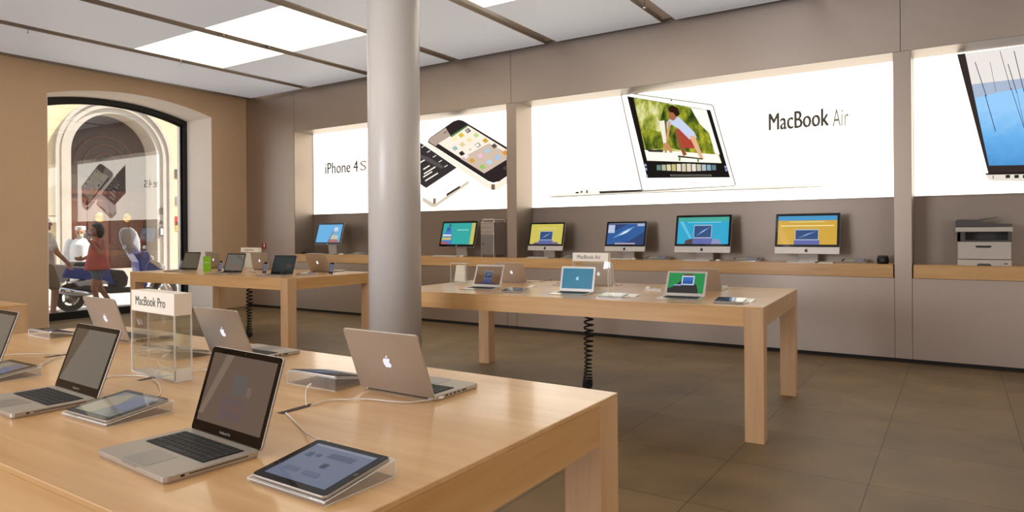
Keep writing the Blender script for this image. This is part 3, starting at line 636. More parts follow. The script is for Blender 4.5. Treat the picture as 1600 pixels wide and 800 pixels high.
def laptop(loc, yaw, lid_deg, kind, label, air=False, sc=K, group=None, text_on=True):
    """origin: centre of the hinge, on the table; the keyboard side runs to -y"""
    W, D, hl = .325*sc, .227*sc, .224*sc
    r = empty('laptop', loc, yaw); tag(r, label, 'laptop', group)
    th = .0165*sc if not air else .0135*sc; thf = th if not air else .004
    b = MB(); al = M['alu'] if not air else M['alu2']
    q = rrect(-W/2, W/2, -D, 0, .011); zt = lambda y: th+(thf-th)*(-y/D)
    lo = [(x*.985, -D/2+(y+D/2)*.98, 0) for x, y in q]
    b.loft([lo, [(x, y, .0055 if not air else .0035) for x, y in q], [(x, y, max(zt(y), .0045)-.0006) for x, y in q], [(x*.997, -D/2+(y+D/2)*.997, max(zt(y), .0045)) for x, y in q]])
    base = b.build('base', al, r)
    kw, kd = W*.845, D*.455; kc = -D*.335
    tilt = math.atan2(th-thf, D)
    T = Matrix.Translation((0, kc, zt(kc)+.0003)) @ Matrix.Rotation(tilt, 4, 'X')
    kb = keyboard_mb(kw, kd, 0); kb.v = [T @ v for v in kb.v]; kb.build('keyboard', None, r)
    tw, td, tcy = W*.325, D*.335, -D*.785
    T = Matrix.Translation((0, tcy, zt(tcy)+.0003)) @ Matrix.Rotation(tilt, 4, 'X')
    tp = MB().rbox(-tw/2, tw/2, -td/2, td/2, -.001, .0002, .004); tp.v = [T @ v for v in tp.v]; tp.build('trackpad', M['pad'], r)
    if not air:
        MB().box(-.035, .035, -D-.0004, -D+.004, zt(-D)-.004, zt(-D)+.0002).build('finger_notch', M['pad'], r)
        pr = MB(); x = -W/2-.0005
        for y, wd in ((-.028, .013), (-.052, .014), (-.072, .01), (-.092, .013), (-.112, .013), (-.14, .022)): pr.box(x, x+.003, y-wd/2, y+wd/2, .0075, .0125)
        pr.build('port_row', M['black'], r)
        pr = MB().box(W/2-.002, W/2+.0005, -.165, -.03, .0095, .0115).box(W/2-.002, W/2+.0005, -.183, -.175, .008, .0125); pr.build('disc_slot', M['black'], r)
    else:
        MB().box(-W/2-.0004, -W/2+.002, -.04, -.026, .0045, .009).box(W/2-.002, W/2+.0004, -.04, -.026, .0045, .009).build('port_row', M['black'], r)
    MB().tube([(-W/2*.8, .001, th*.72), (W/2*.8, .001, th*.72)], .0055, 10).build('hinge', M['black'] if not air else M['alu2'], r)
    tlt = math.radians(90-lid_deg); lt = .006*sc
    l = MB().rbox(-W/2, W/2, -lt/2, lt/2, 0, hl, .011, 'y').build('lid', al, r, bevel=.0012)
    l.location = (0, .004, th*.7); l.rotation_euler = (-tlt, 0, 0)
    fy = -lt/2
    bz = .002 if not air else .0
    if not air: MB().rbox(-W/2+bz, W/2-bz, fy-.0006, fy+.0002, bz, hl-bz, .009, 'y').build('bezel_glass', M['glass'], l)
    else: MB().rbox(-W/2+.004, W/2-.004, fy-.0006, fy+.0002, .003, hl-.004, .008, 'y').build('bezel', M['lid'], l)
    mx, mt, mb_ = (.016, .016, .028) if not air else (.017, .017, .026)
    s = screen_pic(kind, W-2*mx, hl-mt-mb_, fy-.0006)
    if kind == 'air_teal': s.m(scr('#9fd0da', .8)); applemark(s, .028, fy-.0014, fy-.001, 0, (hl-mt-mb_)/2)
    so_ = s.build('screen', None, l); so_.location.z = mb_
    if text_on and not air: text('MacBook Pro', .0085, M['grey'], 'lettering', l, Matrix.Translation((0, fy-.0009, .0135)) @ XZ, depth=.0001)
    MB().lathe([(.002, 0), (.002, .0006)], 8, (0, fy-.0012, hl-.008), 'y').build('camera_lens', M['black'], l)
    applemark(MB(), .034*sc, lt/2-.0002, lt/2+.0005, 0, hl*.5, -1).build('logo', M['logo'], l)
    return r
Zt = .91
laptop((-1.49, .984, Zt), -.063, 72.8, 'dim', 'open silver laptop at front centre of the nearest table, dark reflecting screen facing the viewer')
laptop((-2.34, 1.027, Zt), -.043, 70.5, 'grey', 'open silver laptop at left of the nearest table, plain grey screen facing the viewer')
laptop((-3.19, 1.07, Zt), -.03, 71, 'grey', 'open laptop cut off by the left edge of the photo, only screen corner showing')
laptop((-1.473, 1.578, Zt), 3.136, 68.9, 'off', 'silver laptop seen from behind, nearest the right end of the foreground table')
laptop((-2.499, 1.699, Zt), 3.113, 68.8, 'off', 'silver laptop seen from behind, between the acrylic sign and front laptop')
laptop((-3.409, 1.677, Zt), 3.127, 71.0, 'off', 'silver laptop seen from behind, behind the acrylic sign at left')
AG = None
laptop((-3.606, 5.046, Zt), .02, 69.7, 'air_brown', 'thin silver laptop with a brown screen, nearest the column on the right table', True)
laptop((-2.661, 5.015, Zt), .06, 75.4, 'air_teal', 'thin silver laptop with a plain teal screen and small white mark', True)
laptop((-1.75, 5.053, Zt), .066, 60.0, 'air_green', 'thin silver laptop with a green screen near the right table end', True)
laptop((-3.762, 5.752, Zt), PI+.045, 65.7, 'off', 'laptop lid seen from behind, beside the brown-screened laptop', True)
laptop((-2.817, 5.784, Zt), PI+.045, 78, 'off', 'laptop lid seen from behind under the small ivory sign, beside the teal-screened laptop', True)
laptop((-1.816, 5.74, Zt), PI+.06, 58.0, 'off', 'laptop lid seen from behind, beside the green-screened laptop', True)
laptop((-9.049, 5.461, Zt), .03, 75.6, 'brownish', 'leftmost open laptop on the far table, left of the green card', False, K*1.2)
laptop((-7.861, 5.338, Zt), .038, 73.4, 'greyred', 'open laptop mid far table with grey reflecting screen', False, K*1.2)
laptop((-6.954, 5.40, Zt), .16, 71.5, 'dark_teal', 'open laptop with a dark screen nearest the front corner of the far table', False, K*1.14)
laptop((-7.05, 6.10, Zt), 3.2, 66.0, 'off', 'laptop seen from behind near the right end of far table', False, K*1.2)
laptop((-8.33, 6.12, Zt), 3.17, 80.0, 'off', 'beige looking laptop lid seen from behind, right of the far ivory sign', False, K*1.12)
laptop((-9.38, 6.08, Zt), 3.17, 80.0, 'off', 'pale laptop lid seen from behind, left of the far ivory sign', False, K*1.12)

# ================================================================== TABLETS ON WEDGES
def tablet(loc, yaw, zb, kind, label, stand_label, W=.228, D=.176, wedge=True, home=True, zf=.010, group=None):
    """origin front left corner of the tablet; rises from zf at the front to zb at the back"""
    ang = math.atan2(zb-zf, D)
    if wedge:
        s = empty('tablet_stand', loc, yaw); tag(s, stand_label, 'tablet stand', None)
        m = .005
        MB().prism([(-m, 0), (D+m, 0), (D+m, zb+.0*m), (D, zb-.0005), (0, zf-.0005), (-m, zf-.001)], -m, W+m, 'x').build('wedge_block', M['acrg'], s, bevel=.001)
        ed = MB(); e_ = .0014
        ed.tube([(-m, -m, zf*.7), (W+m, -m, zf*.7)], e_, 5); ed.tube([(W+m, -m, zf-.001), (W+m, D+m, zb)], e_, 5); ed.tube([(-m, D+m, zb), (W+m, D+m, zb)], e_, 5)
        ed.tube([(W+m, -m, .001), (W+m, D+m, .001)], e_, 5); ed.tube([(W+m, D+m, .001), (W+m, D+m, zb)], e_, 5); ed.tube([(-m, D+m, .001), (W+m, D+m, .001)], e_, 5); ed.tube([(-m, -m, zf-.001), (-m, D+m, zb)], e_, 5)
        ed.build('polished_edges', M['acre'], s)
    r = empty('tablet', (loc[0], loc[1], loc[2]+zf), yaw); tag(r, label, 'tablet', group); r.rotation_euler = (ang, 0, yaw); r.rotation_mode = 'XYZ'
    D2 = D/math.cos(ang)
    MB().rbox(0, W, 0, D2, 0.0002, .0060, .011).build('back_shell', M['alu'], r, bevel=.001)
    MB().rbox(.0015, W-.0015, .0015, D2-.0015, .0060, .0068, .010).build('front_glass', M['glass'], r)
    s = screen_pic(kind, W-.044, D2-.036, 0)
    for i, v in enumerate(s.v): s.v[i] = Vector((v.x+W/2, v.z+.018, .0068-v.y))
    s.build('screen', None, r)
    if home: MB().lathe([(.0036, .0), (.0046, 0), (.0046, .0003), (.0036, .0003)], 16, (W-.011, D2/2, .0068)).build('home_button', M['prd'], r)
    return r
tablet((-1.221, .869, Zt), -.016, .036, 'ipad', 'black framed tablet on the foreground table front edge, nearest the bottom of the photo', 'clear acrylic wedge under the nearest tablet at the bottom of the photo')
tablet((-2.118, .904, Zt), .02, .032, 'ipad_pale', 'black framed tablet between the two front laptops, pale shape on its screen', 'clear acrylic wedge under the tablet between the two front laptops')
tablet((-3.02, .93, Zt), .02, .032, 'ipad_pale', 'black framed tablet at the left edge, right of the cut-off laptop', 'clear acrylic wedge under the tablet at the photo left edge')
def rtab(px, py, kind, l1, l2, yawx=PI):
    p = onz(px, py, .945); c, s_ = math.cos(yawx), math.sin(yawx)
    return tablet((p.x, p.y, Zt), yawx, .040, kind, l1, l2)
# these face the far side: origin is their front-left = the photo's right back corner
q = onz(448.6, 580.4, .95); tablet((q.x+.232, q.y+.182, Zt), PI, .042, 'ipad_blue', 'black framed tablet facing away beside the right rear laptop', 'thick clear acrylic wedge facing away beside the right rear laptop')
q = onz(231, 544, .945); tablet((q.x+.188, q.y+.165, Zt), PI, .042, 'off', 'dark tablet facing away, seen through the acrylic sign', 'clear acrylic wedge facing away behind the acrylic sign')
q = onz(98, 513, .93); tablet((q.x+.2, q.y-.02, Zt), PI, .030, 'off', 'dark tablet facing away at the far left table corner, mostly behind a laptop lid', 'clear acrylic wedge showing left of the grey-screened laptop lid', D=.12)
# right table
def flat_tab(px, py, kind, lab, lab2, yaw=.05, W=.2, D=.15): 
    p = onz(px, py, Zt+.01); return tablet((p.x, p.y, Zt), yaw, .026, kind, lab, lab2, W=W, D=D)
flat_tab(782, 455, 'ipad_blue', 'small tablet lying right of the brown-screened laptop', 'clear wedge under the tablet right of the brown-screened laptop', .08)
flat_tab(933, 463.5, 'ipad_pale', 'tablet lying under the ivory sign of the right table', 'clear wedge with white card under the ivory sign of the right table', .06)
flat_tab(1115, 471.5, 'ipad_blue', 'tablet with blue screen near the right end of the right table', 'clear wedge under the tablet near the right table end', .06)
def card(px, py, W, D, yaw, label, z=Zt, h=.004):
    p = onz(px, py, z); r = empty('info_card', (p.x, p.y, z), yaw); tag(r, label, 'card')
    MB().box(0, W, 0, D, 0, h).build('sheet', M['paper'], r); MB().prism([(0, h), (D, h), (D, h+.012)], 0, W, 'x').build('slope', M['whitep'], r)
    return r
card(1151, 472.5, .1, .15, .06, 'white card beside the blue-screened tablet on the right table')
card(966, 464, .13, .13, .06, 'white card beside the tablet under the ivory sign')
card(822, 449, .06, .1, .1, 'narrow white card beside the brown-screened laptop tablet')
# small devices standing near items: white plug clusters on right table
def plugs(px, py, label, z=Zt, L=.12):
    p = onz(px, py, z); r = empty('charging_dock', (p.x, p.y, z), .05); tag(r, label, 'dock')
    MB().rbox(0, L, 0, .05, 0, .012, .008).build('body', M['acre'], r); MB().rbox(.01, .05, .01, .04, .012, .03, .004).build('plug', M['whitep'], r)
    MB().tube(spline([(.05, .03, .02), (.09, .06, .012), (L+.04, .08, .004)]), .003, 6).build('lead', M['cable'], r)
plugs(862, 446, 'small clear dock with white plug left of the teal-screened laptop')
plugs(1006, 453, 'clear dock with white plug between teal and green screened laptops', L=.16)
plugs(1126, 452, 'small clear dock behind the green-screened laptop', L=.06)
plugs(346, 423.5, 'small clear dock left of the grey-screened far laptop', L=.14)
plugs(388, 425, 'small clear dock right of the grey-screened far laptop', L=.16)

# ================================================================== SIGNS
def block_sign(loc, yaw, W, D, Hh, hw, body, label, ts):
    r = empty('acrylic_sign', loc, yaw); tag(r, label, 'sign')
    MB().box(0, W, 0, D, Hh-hw, Hh).build('header', M['ivory'], r, bevel=.001)
    MB().box(0, W, 0, .006, .006, Hh-hw).box(0, W, D-.006, D, .006, Hh-hw).box(0, .006, .006, D-.006, .006, Hh-hw).box(W-.006, W, .006, D-.006, .006, Hh-hw).build('clear_body', M['acr'], r)
    e = MB()
    for x0, x1, y0, y1 in ((0, .004, 0, .004), (W-.004, W, 0, .004), (0, .004, D-.004, D), (W-.004, W, D-.004, D)): e.box(x0-.0004, x1+.0004, y0-.0004, y1+.0004, .006, Hh-hw)
    e.build('polished_edges', M['acre'], r)
    MB().box(0, W, 0, D, 0, .006).build('base_plate', M['acre'], r)
    text(body, ts, M['lettering'], 'lettering', r, Matrix.Translation((W*.46, -.0006, Hh-hw*.5)) @ XZ, depth=.0002, sx=.92)
    return r
S = block_sign((-2.583, 1.331, Zt), -.086, .337, .062, .306, .076, 'MacBook Pro', 'tall clear acrylic block sign with ivory top reading MacBook Pro, foreground table', .047)
MB().box(.334, .3374, -.0006, .062, .002, .046).build('white_foot', M['whitep'], S)
p = onz(949, 462.5, Zt)
p = ony(950, 395.6, 5.09); ql = ony(894.6, 395.6, 5.09)
block_sign((ql.x, 5.09, Zt), .0, p.x-ql.x, .045, p.z-Zt, .071, 'MacBook Air', 'clear acrylic block sign with ivory top reading MacBook Air, on the right table', .045)
p = onz(409, 420.5, Zt)
FS = block_sign((-9.0, 6.26, Zt), .0, .42, .05, .31, .066, 'MacBook Pro', 'ivory topped acrylic sign far away on the table by the window', .045)
MB().box(.06, .34, .02, .024, .01, .235).build('paper_sheet', M['paper'], FS)
p = onz(704, 442.5, Zt); ch = empty('acrylic_holder', (p.x, p.y, Zt), -.02); tag(ch, 'empty clear acrylic holder beside the brown-screened laptop, next to column', 'acrylic holder')
MB().box(0, .2, 0, .006, 0, .2).box(.0, .2, .05, .056, 0, .2).box(0, .006, .006, .05, 0, .2).box(.194, .2, .006, .05, 0, .2).build('clear_walls', M['acr'], ch)
MB().box(0, .004, -.001, .003, 0, .2).box(.196, .2, -.001, .003, 0, .2).box(0, .2, 0, .056, .2, .204).build('polished_edges', M['acre'], ch)
MB().prism([(.03, .02), (.17, .02), (.17, .185), (.06, .185)], .02, .024, 'y').build('leaflet', M['ivory'], ch)
# green card and phones on far table
p = onz(312, 424, Zt); g_ = empty('greeting_box', (p.x, p.y+.05, Zt), .05); tag(g_, 'bright green card box between two far table laptops', 'box')
MB().box(0, .15, 0, .02, 0, .205).build('box_body', M['green'], g_, bevel=.002); MB().box(.02, .13, -.0006, 0, .12, .125).build('printed_line', M['whitep'], g_)
def phone(px, py, label, lean=14, yaw=0., s=1.25, dy=0):
    p = onz(px, py, Zt); st = empty('phone_on_stand', (p.x, p.y+dy, Zt), yaw); tag(st, label, 'phone')
    MB().prism([(-.03, 0), (.05, 0), (.05, .004), (.004, .006), (-.03, .004)], -.03, .03, 'x').build('stand', M['acre'], st)
    b = MB().rbox(-.029*s, .029*s, -.0045, .0045, 0, .115*s, .009, 'y').build('phone_body', M['alu2'], st); b.location = (0, 0, .005); b.rotation_euler = (-math.radians(lean), 0, 0)
    MB().rbox(-.0285*s, .0285*s, -.0052, -.0045, .0005, .1145*s, .0085, 'y').build('front_glass', M['glass'], b)
    q_ = screen_pic('ipad', .05*s, .075*s, -.0053).build('screen', None, b); q_.location.z = .02*s
    MB().lathe([(.004, 0), (.005, 0), (.005, .0004), (.004, .0004)], 12, (0, -.0057, .010), 'y').build('home_button', M['grey'], b)
phone(282, 420.8, 'small dark phone standing in front of the leftmost far laptop'); phone(343, 424.5, 'small phone standing left of the grey-screened far laptop')
phone(413, 427.5, 'small phone standing before the dark-screened far laptop'); phone(517, 428.5, 'black phone standing alone near the right end of far table')
def flattab3(px, py, lab, l2): 
    p = onz(px, py, Zt+.01); tablet((p.x, p.y, Zt), .1, .024, 'ipad_pale', lab, l2, W=.2, D=.15)
flattab3(463, 428.5, 'flat tablet beside the dark-screened far laptop', 'clear wedge beside the dark-screened far laptop')

# ================================================================== CABLES
def cable(pts, label, r=.0022, plug=False, mat='cable', name='charging_cable', z=Zt):
    P3 = [Vector(p) for p in pts]
    o0 = P3[0]; rt = empty(name, o0); tag(rt, label, 'cable')
    MB().tube(spline([p-o0 for p in P3], 10), r, 8).build('lead', M[mat], rt, smooth=True)
    d = (P3[-1]-P3[-2]).normalized(); e = P3[-1]-o0
    MB().tube([e-d*.03, e-d*.002], .0042, 8).build('plug', M['whitep'] if mat == 'cable' else M['rubber'], rt)
    return rt
def G3(px, py, z=Zt+.0045): return tuple(onz(px, py, z))
cable([G3(447, 645, .9148), G3(457, 655), G3(474, 672), G3(484, 680, .925), (-1.205, 1.060, .940), (-1.195, 1.052, .942)], 'white cable from table slot to the nearest tablet')
cable([G3(479, 633, .9148), G3(478, 622), G3(478.5, 610, .918), G3(481, 604, .930), G3(486, 600, .932)], 'white cable from table slot to the tablet facing away')
cable([G3(486, 634, .9148), G3(510, 626), G3(545, 624), G3(580, 624), G3(630, 628.5), G3(662, 626, .915), (-1.31, 1.608, .919)], 'long white cable from table slot to the right rear laptop')
cable([G3(238, 592, .9148), G3(246, 598), G3(250, 607), G3(249, 617), (-2.03, 1.095, .93)], 'white cable curving from the sign to the tablet between the front laptops')
cable([G3(234, 589, .9148), G3(215, 587), G3(190, 587), G3(172, 588.5), G3(160, 592)], 'thin white cable running left behind the grey-screened laptop')
cable([(-2.41, 1.42, .914), G3(253, 573), G3(248, 563, .92), G3(262, 553, .935)], 'white cable seen through the acrylic sign to the hidden tablet')
cable([G3(262, 587, .9148), G3(290, 583), G3(315, 579), G3(332, 578)], 'thin white cable running right from the acrylic sign')
cable([G3(97, 556, .9148), G3(84, 560), G3(72, 566), G3(62, 571, .93)], 'white cable to the tablet at the left edge')
cable([G3(95, 554, .9148), G3(75, 553), G3(40, 553), G3(5, 555), G3(-40, 558)], 'thin white cable reaching the left edge of the photo')
cable([tuple(onz(842, 440, Zt+.003)), tuple(onz(850, 439, Zt+.003)), tuple(onz(862, 437.5, Zt+.003))], 'dark short cable at the laptop beside the brown-screened one', mat='rubber')
def coil(x, y, label):
    rt = empty('coiled_cord', (x, y, 0)); tag(rt, label, 'coiled cord')
    pts = []; z = .79; a = 0
    for i in range(12): pts.append((-.05+.05*math.sin(i*.25), 0, .80-.012*i))
    z = .66; n = 19; N = n*14
    for i in range(N+1):
        t = i/N; zz = .67*(1-t)**1.55+.015; rr = .034+.006*math.sin(t*9)
        pts.append((rr*math.cos(2*PI*i/14)-.02*t, rr*math.sin(2*PI*i/14), zz))
    MB().tube(pts, .0085, 7).build('cord', M['rubber'], rt, smooth=True)
coil(-2.79, 5.5, 'black coiled cord hanging under the right table to the floor'); coil(-8.15, 5.80, 'black coiled cord hanging under the far table')

# ================================================================== SHELF COMPUTERS
def desktop(xc, yb, zb, W, Hh, kind, label, chin=True, tilt=.11):
    """all-in-one computer: origin on the shelf"""
    r = empty('desktop_computer' if chin else 'desktop_monitor', (xc, yb, ZS)); tag(r, label, 'computer' if chin else 'monitor')
    ang = math.atan2(tilt, Hh)
    fz = zb-ZS
    hh = Hh/math.cos(ang)
    b = MB().rbox(-W/2, W/2, 0, .018, 0, hh, .012, 'y'); b.rbox(-W/2+.05, W/2-.05, .018, .034, .06, hh-.05, .03, 'y')
    b = b.build('display_shell', M['alu2'], r, bevel=.002); b.location = (0, 0, fz); b.rotation_euler = (-ang, 0, 0)
    cz = hh*.165 if chin else .004
    MB().rbox(-W/2+.001, W/2-.001, -.003, .0002, cz, hh-.001, .011, 'y').build('black_glass', M['glass'], b)
    bz = .03*W/.7
    s = screen_pic(kind, W-2*bz, hh-cz-2*bz-(0 if chin else .012), -.003).build('screen', None, b); s.location.z = cz+bz+(0 if chin else .010)
    lg = .035 if chin else .016
    applemark(MB(), lg, -.0042, .0, 0, hh*.08 if chin else .017).build('logo', M['black'] if chin else M['whitep'], b)
    fw = W*.15
    MB().prism([(.012, 0), (.20, 0), (.20, .005), (.158, .012), (.115, fz+.17), (.09, fz+.17), (.138, .014), (.012, .006)], -fw, fw, 'x').build('stand', M['alu2'], r, bevel=.002)
    MB().tube([(0, .09, fz+.16), (0, .05, fz+.17)], .03, 12).build('stand_hinge', M['alu2'], r)
    return r
desktop(-1.458, 8.40, 1.146, .699, .469, 'gold', 'desktop computer with a gold screen, rightmost on the long shelf')
desktop(-2.681, 8.40, 1.147, .71, .475, 'cyan', 'desktop computer with a bright cyan screen on the long shelf')
desktop(-3.728, 8.40, 1.154, .581, .399, 'galaxy', 'desktop computer with a dark blue galaxy screen on the long shelf', tilt=.10)
desktop(-4.965, 8.40, 1.155, .581, .403, 'yellow', 'desktop computer with a yellow screen, leftmost under the laptop lightbox', tilt=.10)
desktop(-6.575, 8.40, 1.195, .698, .407, 'teal_store', 'black framed monitor with a teal screen beside the metal tower', False)
desktop(-9.54, 8.40, 1.221, .681, .392, 'sky_store', 'black framed monitor with a sky blue screen left of the column', False)
def keyboard(px0, px1, label, y=8.298):
    a = sx(px0, y, 408); b = sx(px1, y, 408); W = b-a; D = .105
    r = empty('computer_keyboard', (a, y, ZS)); tag(r, label, 'keyboard')
    MB().prism([(0, 0), (D, 0), (D, .016), (D-.012, .016), (0, .004)], 0, W, 'x').build('chassis', M['alu2'], r, bevel=.001)
    k = keyboard_mb(W*.97, D*.86, 0); T = Matrix.Translation((W/2, D*.47, .0115)) @ Matrix.Rotation(math.atan2(.012, D), 4, 'X'); k.v = [T @ v for v in k.v]
    k.mats = [M['alu2'], M['whitep']]; k.build('keys', None, r)
def mouse(px, label, y=8.353):
    a = sx(px, y, 408); r = empty('computer_mouse', (a, y, ZS)); tag(r, label, 'mouse')
    MB().loft([[(math.cos(t)*.030*k_, math.sin(t)*.056*k_, z) for t in [2*PI*i/20 for i in range(20)]] for k_, z in ((.9, 0), (1, .006), (.97, .014), (.75, .022), (.4, .026), (.05, .027))]).build('shell', M['whitep'], r, smooth=True)
    MB().box(-.03, .03, -.001, .001, -.0, .004).build('seam', M['grey'], r)
keyboard(1227.5, 1273.5, 'white keyboard in front of the gold-screened computer'); keyboard(1065.6, 1108, 'white keyboard in front of the cyan-screened computer')
keyboard(951, 984, 'white keyboard in front of the galaxy-screened computer'); keyboard(821, 855, 'white keyboard in front of the yellow-screened computer')
keyboard(673, 713, 'white keyboard in front of the teal monitor'); keyboard(476, 500, 'white keyboard in front of the sky blue monitor')
mouse(1122, 'white mouse in front of the cyan-screened computer'); mouse(990, 'white mouse in front of the galaxy-screened computer'); mouse(722, 'white mouse in front of the teal monitor')
mouse(533, 'white mouse in front of the sky blue monitor')
a = sx(1278, 8.34, 408); b = sx(1301, 8.34, 408); r = empty('trackpad', (a, 8.34, ZS)); tag(r, 'silver square trackpad beside the rightmost white keyboard', 'trackpad')
MB().prism([(0, 0), (.12, 0), (.12, .014), (.108, .014), (0, .004)], 0, b-a, 'x').build('chassis', M['alu2'], r); T = MB().prism([(.004, .0045), (.106, .0142), (.106, .0148), (.004, .0051)], .003, b-a-.003, 'x').build('touch_surface', M['whitep'], r)
def shelf_tab(px0, px1, label, l2, y=8.50):
    a = sx(px0, y, 406); b = sx(px1, y, 406); tablet((a, y, ZS), 0, .035, 'ipad_pale', label, l2, W=b-a, D=.16)
shelf_tab(1314, 1352, 'dark tablet right of the gold-screened computer', 'clear wedge right of the gold-screened computer')
shelf_tab(1144, 1183, 'dark tablet between the cyan and gold screens', 'clear wedge between the cyan and gold screens')
shelf_tab(1008, 1039, 'dark tablet between the galaxy and cyan screens', 'clear wedge between the galaxy and cyan screens')
shelf_tab(877, 895, 'dark tablet right of the yellow-screened computer', 'clear wedge right of the yellow-screened computer')
shelf_tab(547, 566, 'dark tablet right of the sky blue monitor', 'clear wedge right of the sky blue monitor')
# speaker dock
a = sx(1379.5, 8.46, 405); r = empty('speaker_dock', (a, 8.46, ZS)); tag(r, 'small round black speaker dock at the right end of the long shelf', 'speaker')
MB().lathe([(.045, 0), (.058, .006), (.06, .03), (.058, .06), (.05, .075)], 28).build('body', M['black'], r, smooth=True)
MB().lathe([(.05, .072), (.052, .085), (.046, .092), (.001, .094)], 28).build('top_ring', M['prd'], r, smooth=True)
MB().lathe([(.028, .0), (.034, .001), (.028, .002)], 24, (0, 0, .094)).build('dial', M['chrome'], r)
# headphones by the left monitor
a = sx(479, 8.5, 390); r = empty('headphones', (a, 8.5, ZS)); tag(r, 'black headphones lying left of the sky blue monitor', 'headphones')
for s_ in (-1, 1):
    MB().lathe([(.02, 0), (.045, .004), (.05, .02), (.04, .034), (.01, .038)], 20, (s_*.085, 0, 0)).build('ear_cup', M['black'], r, smooth=True)
MB().tube([(.085*math.cos(t), .0+.05*math.sin(t), .03+.085*math.sin(t)) for t in [PI*i/16 for i in range(17)]], .009, 8).build('headband', M['prd'], r, smooth=True)
# metal tower
tx0, tx1 = sx(751, 8.37, 370), sx(771.6, 8.37, 370)
r = empty('computer_tower', (tx0, 8.37, ZS)); tag(r, 'tall silver metal computer tower on the shelf beside the lightbox pilaster', 'computer tower')
W = tx1-tx0; TD = .36; TH = .50
MB().box(0, W, 0, TD, .035, .035+TH).build('case', M['alu'], r, bevel=.006)
MB().box(.006, W-.006, -.003, 0, .04, .34).build('perforated_front', pbr('perforated_alu', '#8f8883', .45, .6, var=.35, scale=(220, 220, 220)), r)
MB().box(.02, W-.02, -.006, -.0, .47, .495).build('drive_tray', M['alu2'], r); MB().box(.02, W-.02, -.006, -.0, .40, .425).build('drive_tray', M['alu2'], r)
for y in (0.02, TD-.05):
    for fx in (0, W-.02): MB().box(fx, fx+.02, y, y+.03, 0, .036).build('foot', M['alu'], r)
    MB().tube([(.015, y+.02, .035+TH), (.015, y+.02, .57), (W-.015, y+.02, .57), (W-.015, y+.02, .035+TH)], .010, 8).build('handle', M['alu'], r)
applemark(MB(), .03, -.0045, -.003, .05, .20).build('logo', M['prd'], r)
# printer
def xz(px, py, y=8.34): v = ony(px, py, y); return v.x, v.z
px0 = xz(1496, 417)[0]; px1 = xz(1581, 418)[0]; W = px1-px0
r = empty('printer', (px0, 8.34, ZS)); tag(r, 'beige and dark grey multifunction laser printer on the right shelf', 'printer')
D = .38
MB().box(0, W, 0, D, 0, .062).build('paper_tray', M['prn'], r, bevel=.005)
MB().box(.002, W-.002, .002, D, .066, .245).build('body', M['prn'], r, bevel=.006)
MB().box(.004, W-.004, -.004, .004, .07, .205).build('front_door', M['prn'], r, bevel=.004)
MB().prism([(W*.36, .185), (W*.62, .185), (W*.64, .205), (W*.34, .205)], -.008, -.003, 'y').build('door_handle', M['black'], r)
MB().prism([(W*.36, .0), (W*.64, .0), (W*.61, .024), (W*.39, .024)], -.004, .002, 'y').build('tray_handle', M['prd'], r)
MB().prism([(0, .245), (W, .245), (W, .345), (W-.03, .345), (W-.03, .262), (.07, .262), (.07, .345), (0, .345)], .0, .02, 'y').box(0, W, .25, D, .245, .345).box(0, .03, 0, D, .245, .345).box(W-.02, W, .02, D, .245, .345).build('output_housing', M['prd'], r, bevel=.003)
MB().box(.03, W-.03, .03, .25, .246, .262).build('output_tray', M['black'], r)
MB().box(-.016, W+.01, -.03, D, .345, .392).build('scanner_bed', M['prn'], r, bevel=.006)
MB().prism([(-.012, .395), (W+.005, .395), (W+.005, .425), (W*.55, .43), (W*.42, .47), (.0, .475), (-.015, .45)], .0, D-.02, 'y').build('document_feeder', M['prd'], r, bevel=.004)
MB().prism([(W*.42, .462), (W*.76, .49), (W*.76, .497), (W*.42, .472)], .05, .3, 'y').build('feeder_flap', M['prd'], r, bevel=.001)
MB().box(W*.86, W*.93, -.0045, -.003, .02, .03).build('badge', M['prd'], r)

# ================================================================== STREET OUTSIDE
struct('ground', MB().box(-24, -12.9, -6, 26, -.2, -.02), M['street'])
struct('trim_32', MB().box(-12.9, -12.5, Y0, Y1, -.1, .001), M['street'])
XW = -20.5; YC, RI, ZI = 10.15, 1.205, 3.75
def halfarc(yc, r, z0, zb, n=28): return [(yc-r, zb)]+[(yc-r*math.cos(PI*i/n), z0+r*math.sin(PI*i/n)) for i in range(n+1)]+[(yc+r, zb)]
bd = empty('townhouse', (XW, YC, 0)); tag(bd, 'cream rendered building across the street with a great arched doorway', 'building')
hp = halfarc(0, RI+.02, ZI, 0)
MB().box(-.9, 0, -9, -(RI+.02), -.05, 11).box(-.9, 0, RI+.02, 12, -.05, 11).prism(hp[1:-1]+[(RI+.02, 11), (-(RI+.02), 11)], -.9, 0, 'x').build('facade_wall', M['facade'], bd)
prof = [(.0, .0), (.10, .0), (.12, -.05), (.2, -.06), (.24, -.02), (.32, -.03), (.38, .02), (.42, .0)]
am = MB()
for k, (r0, r1, x0, x1) in enumerate(((0, .16, -.6, .03), (.16, .26, -.1, .08), (.26, .33, -.1, .05), (.33, .42, -.1, .12))):
    o_ = halfarc(0, RI+r1, ZI, 0); i_ = halfarc(0, RI+r0, ZI, 0); am.loft([[(x0, *o_[i]), (x1, *o_[i]), (x1, *i_[i]), (x0, *i_[i])] for i in range(len(o_))])
am.build('arch_moulding', M['stone'], bd)
dz = 2.62
MB().box(-.7, -.62, -RI, RI, 0.12, dz).build('door', M['door'], bd)
dp = MB()
for y0 in (-1.1, -.5, .12, .68):
    for z0, z1 in ((.3, 1.0), (1.15, 2.45)): dp.box(-.62, -.595, y0, y0+.42, z0, z1)
dp.build('door_panels', M['door'], bd, bevel=.01)
MB().prism(halfarc(0, RI, ZI, dz+.1), -.72, -.62, 'x').build('tympanum', M['tym'], bd)
tr_ = MB()
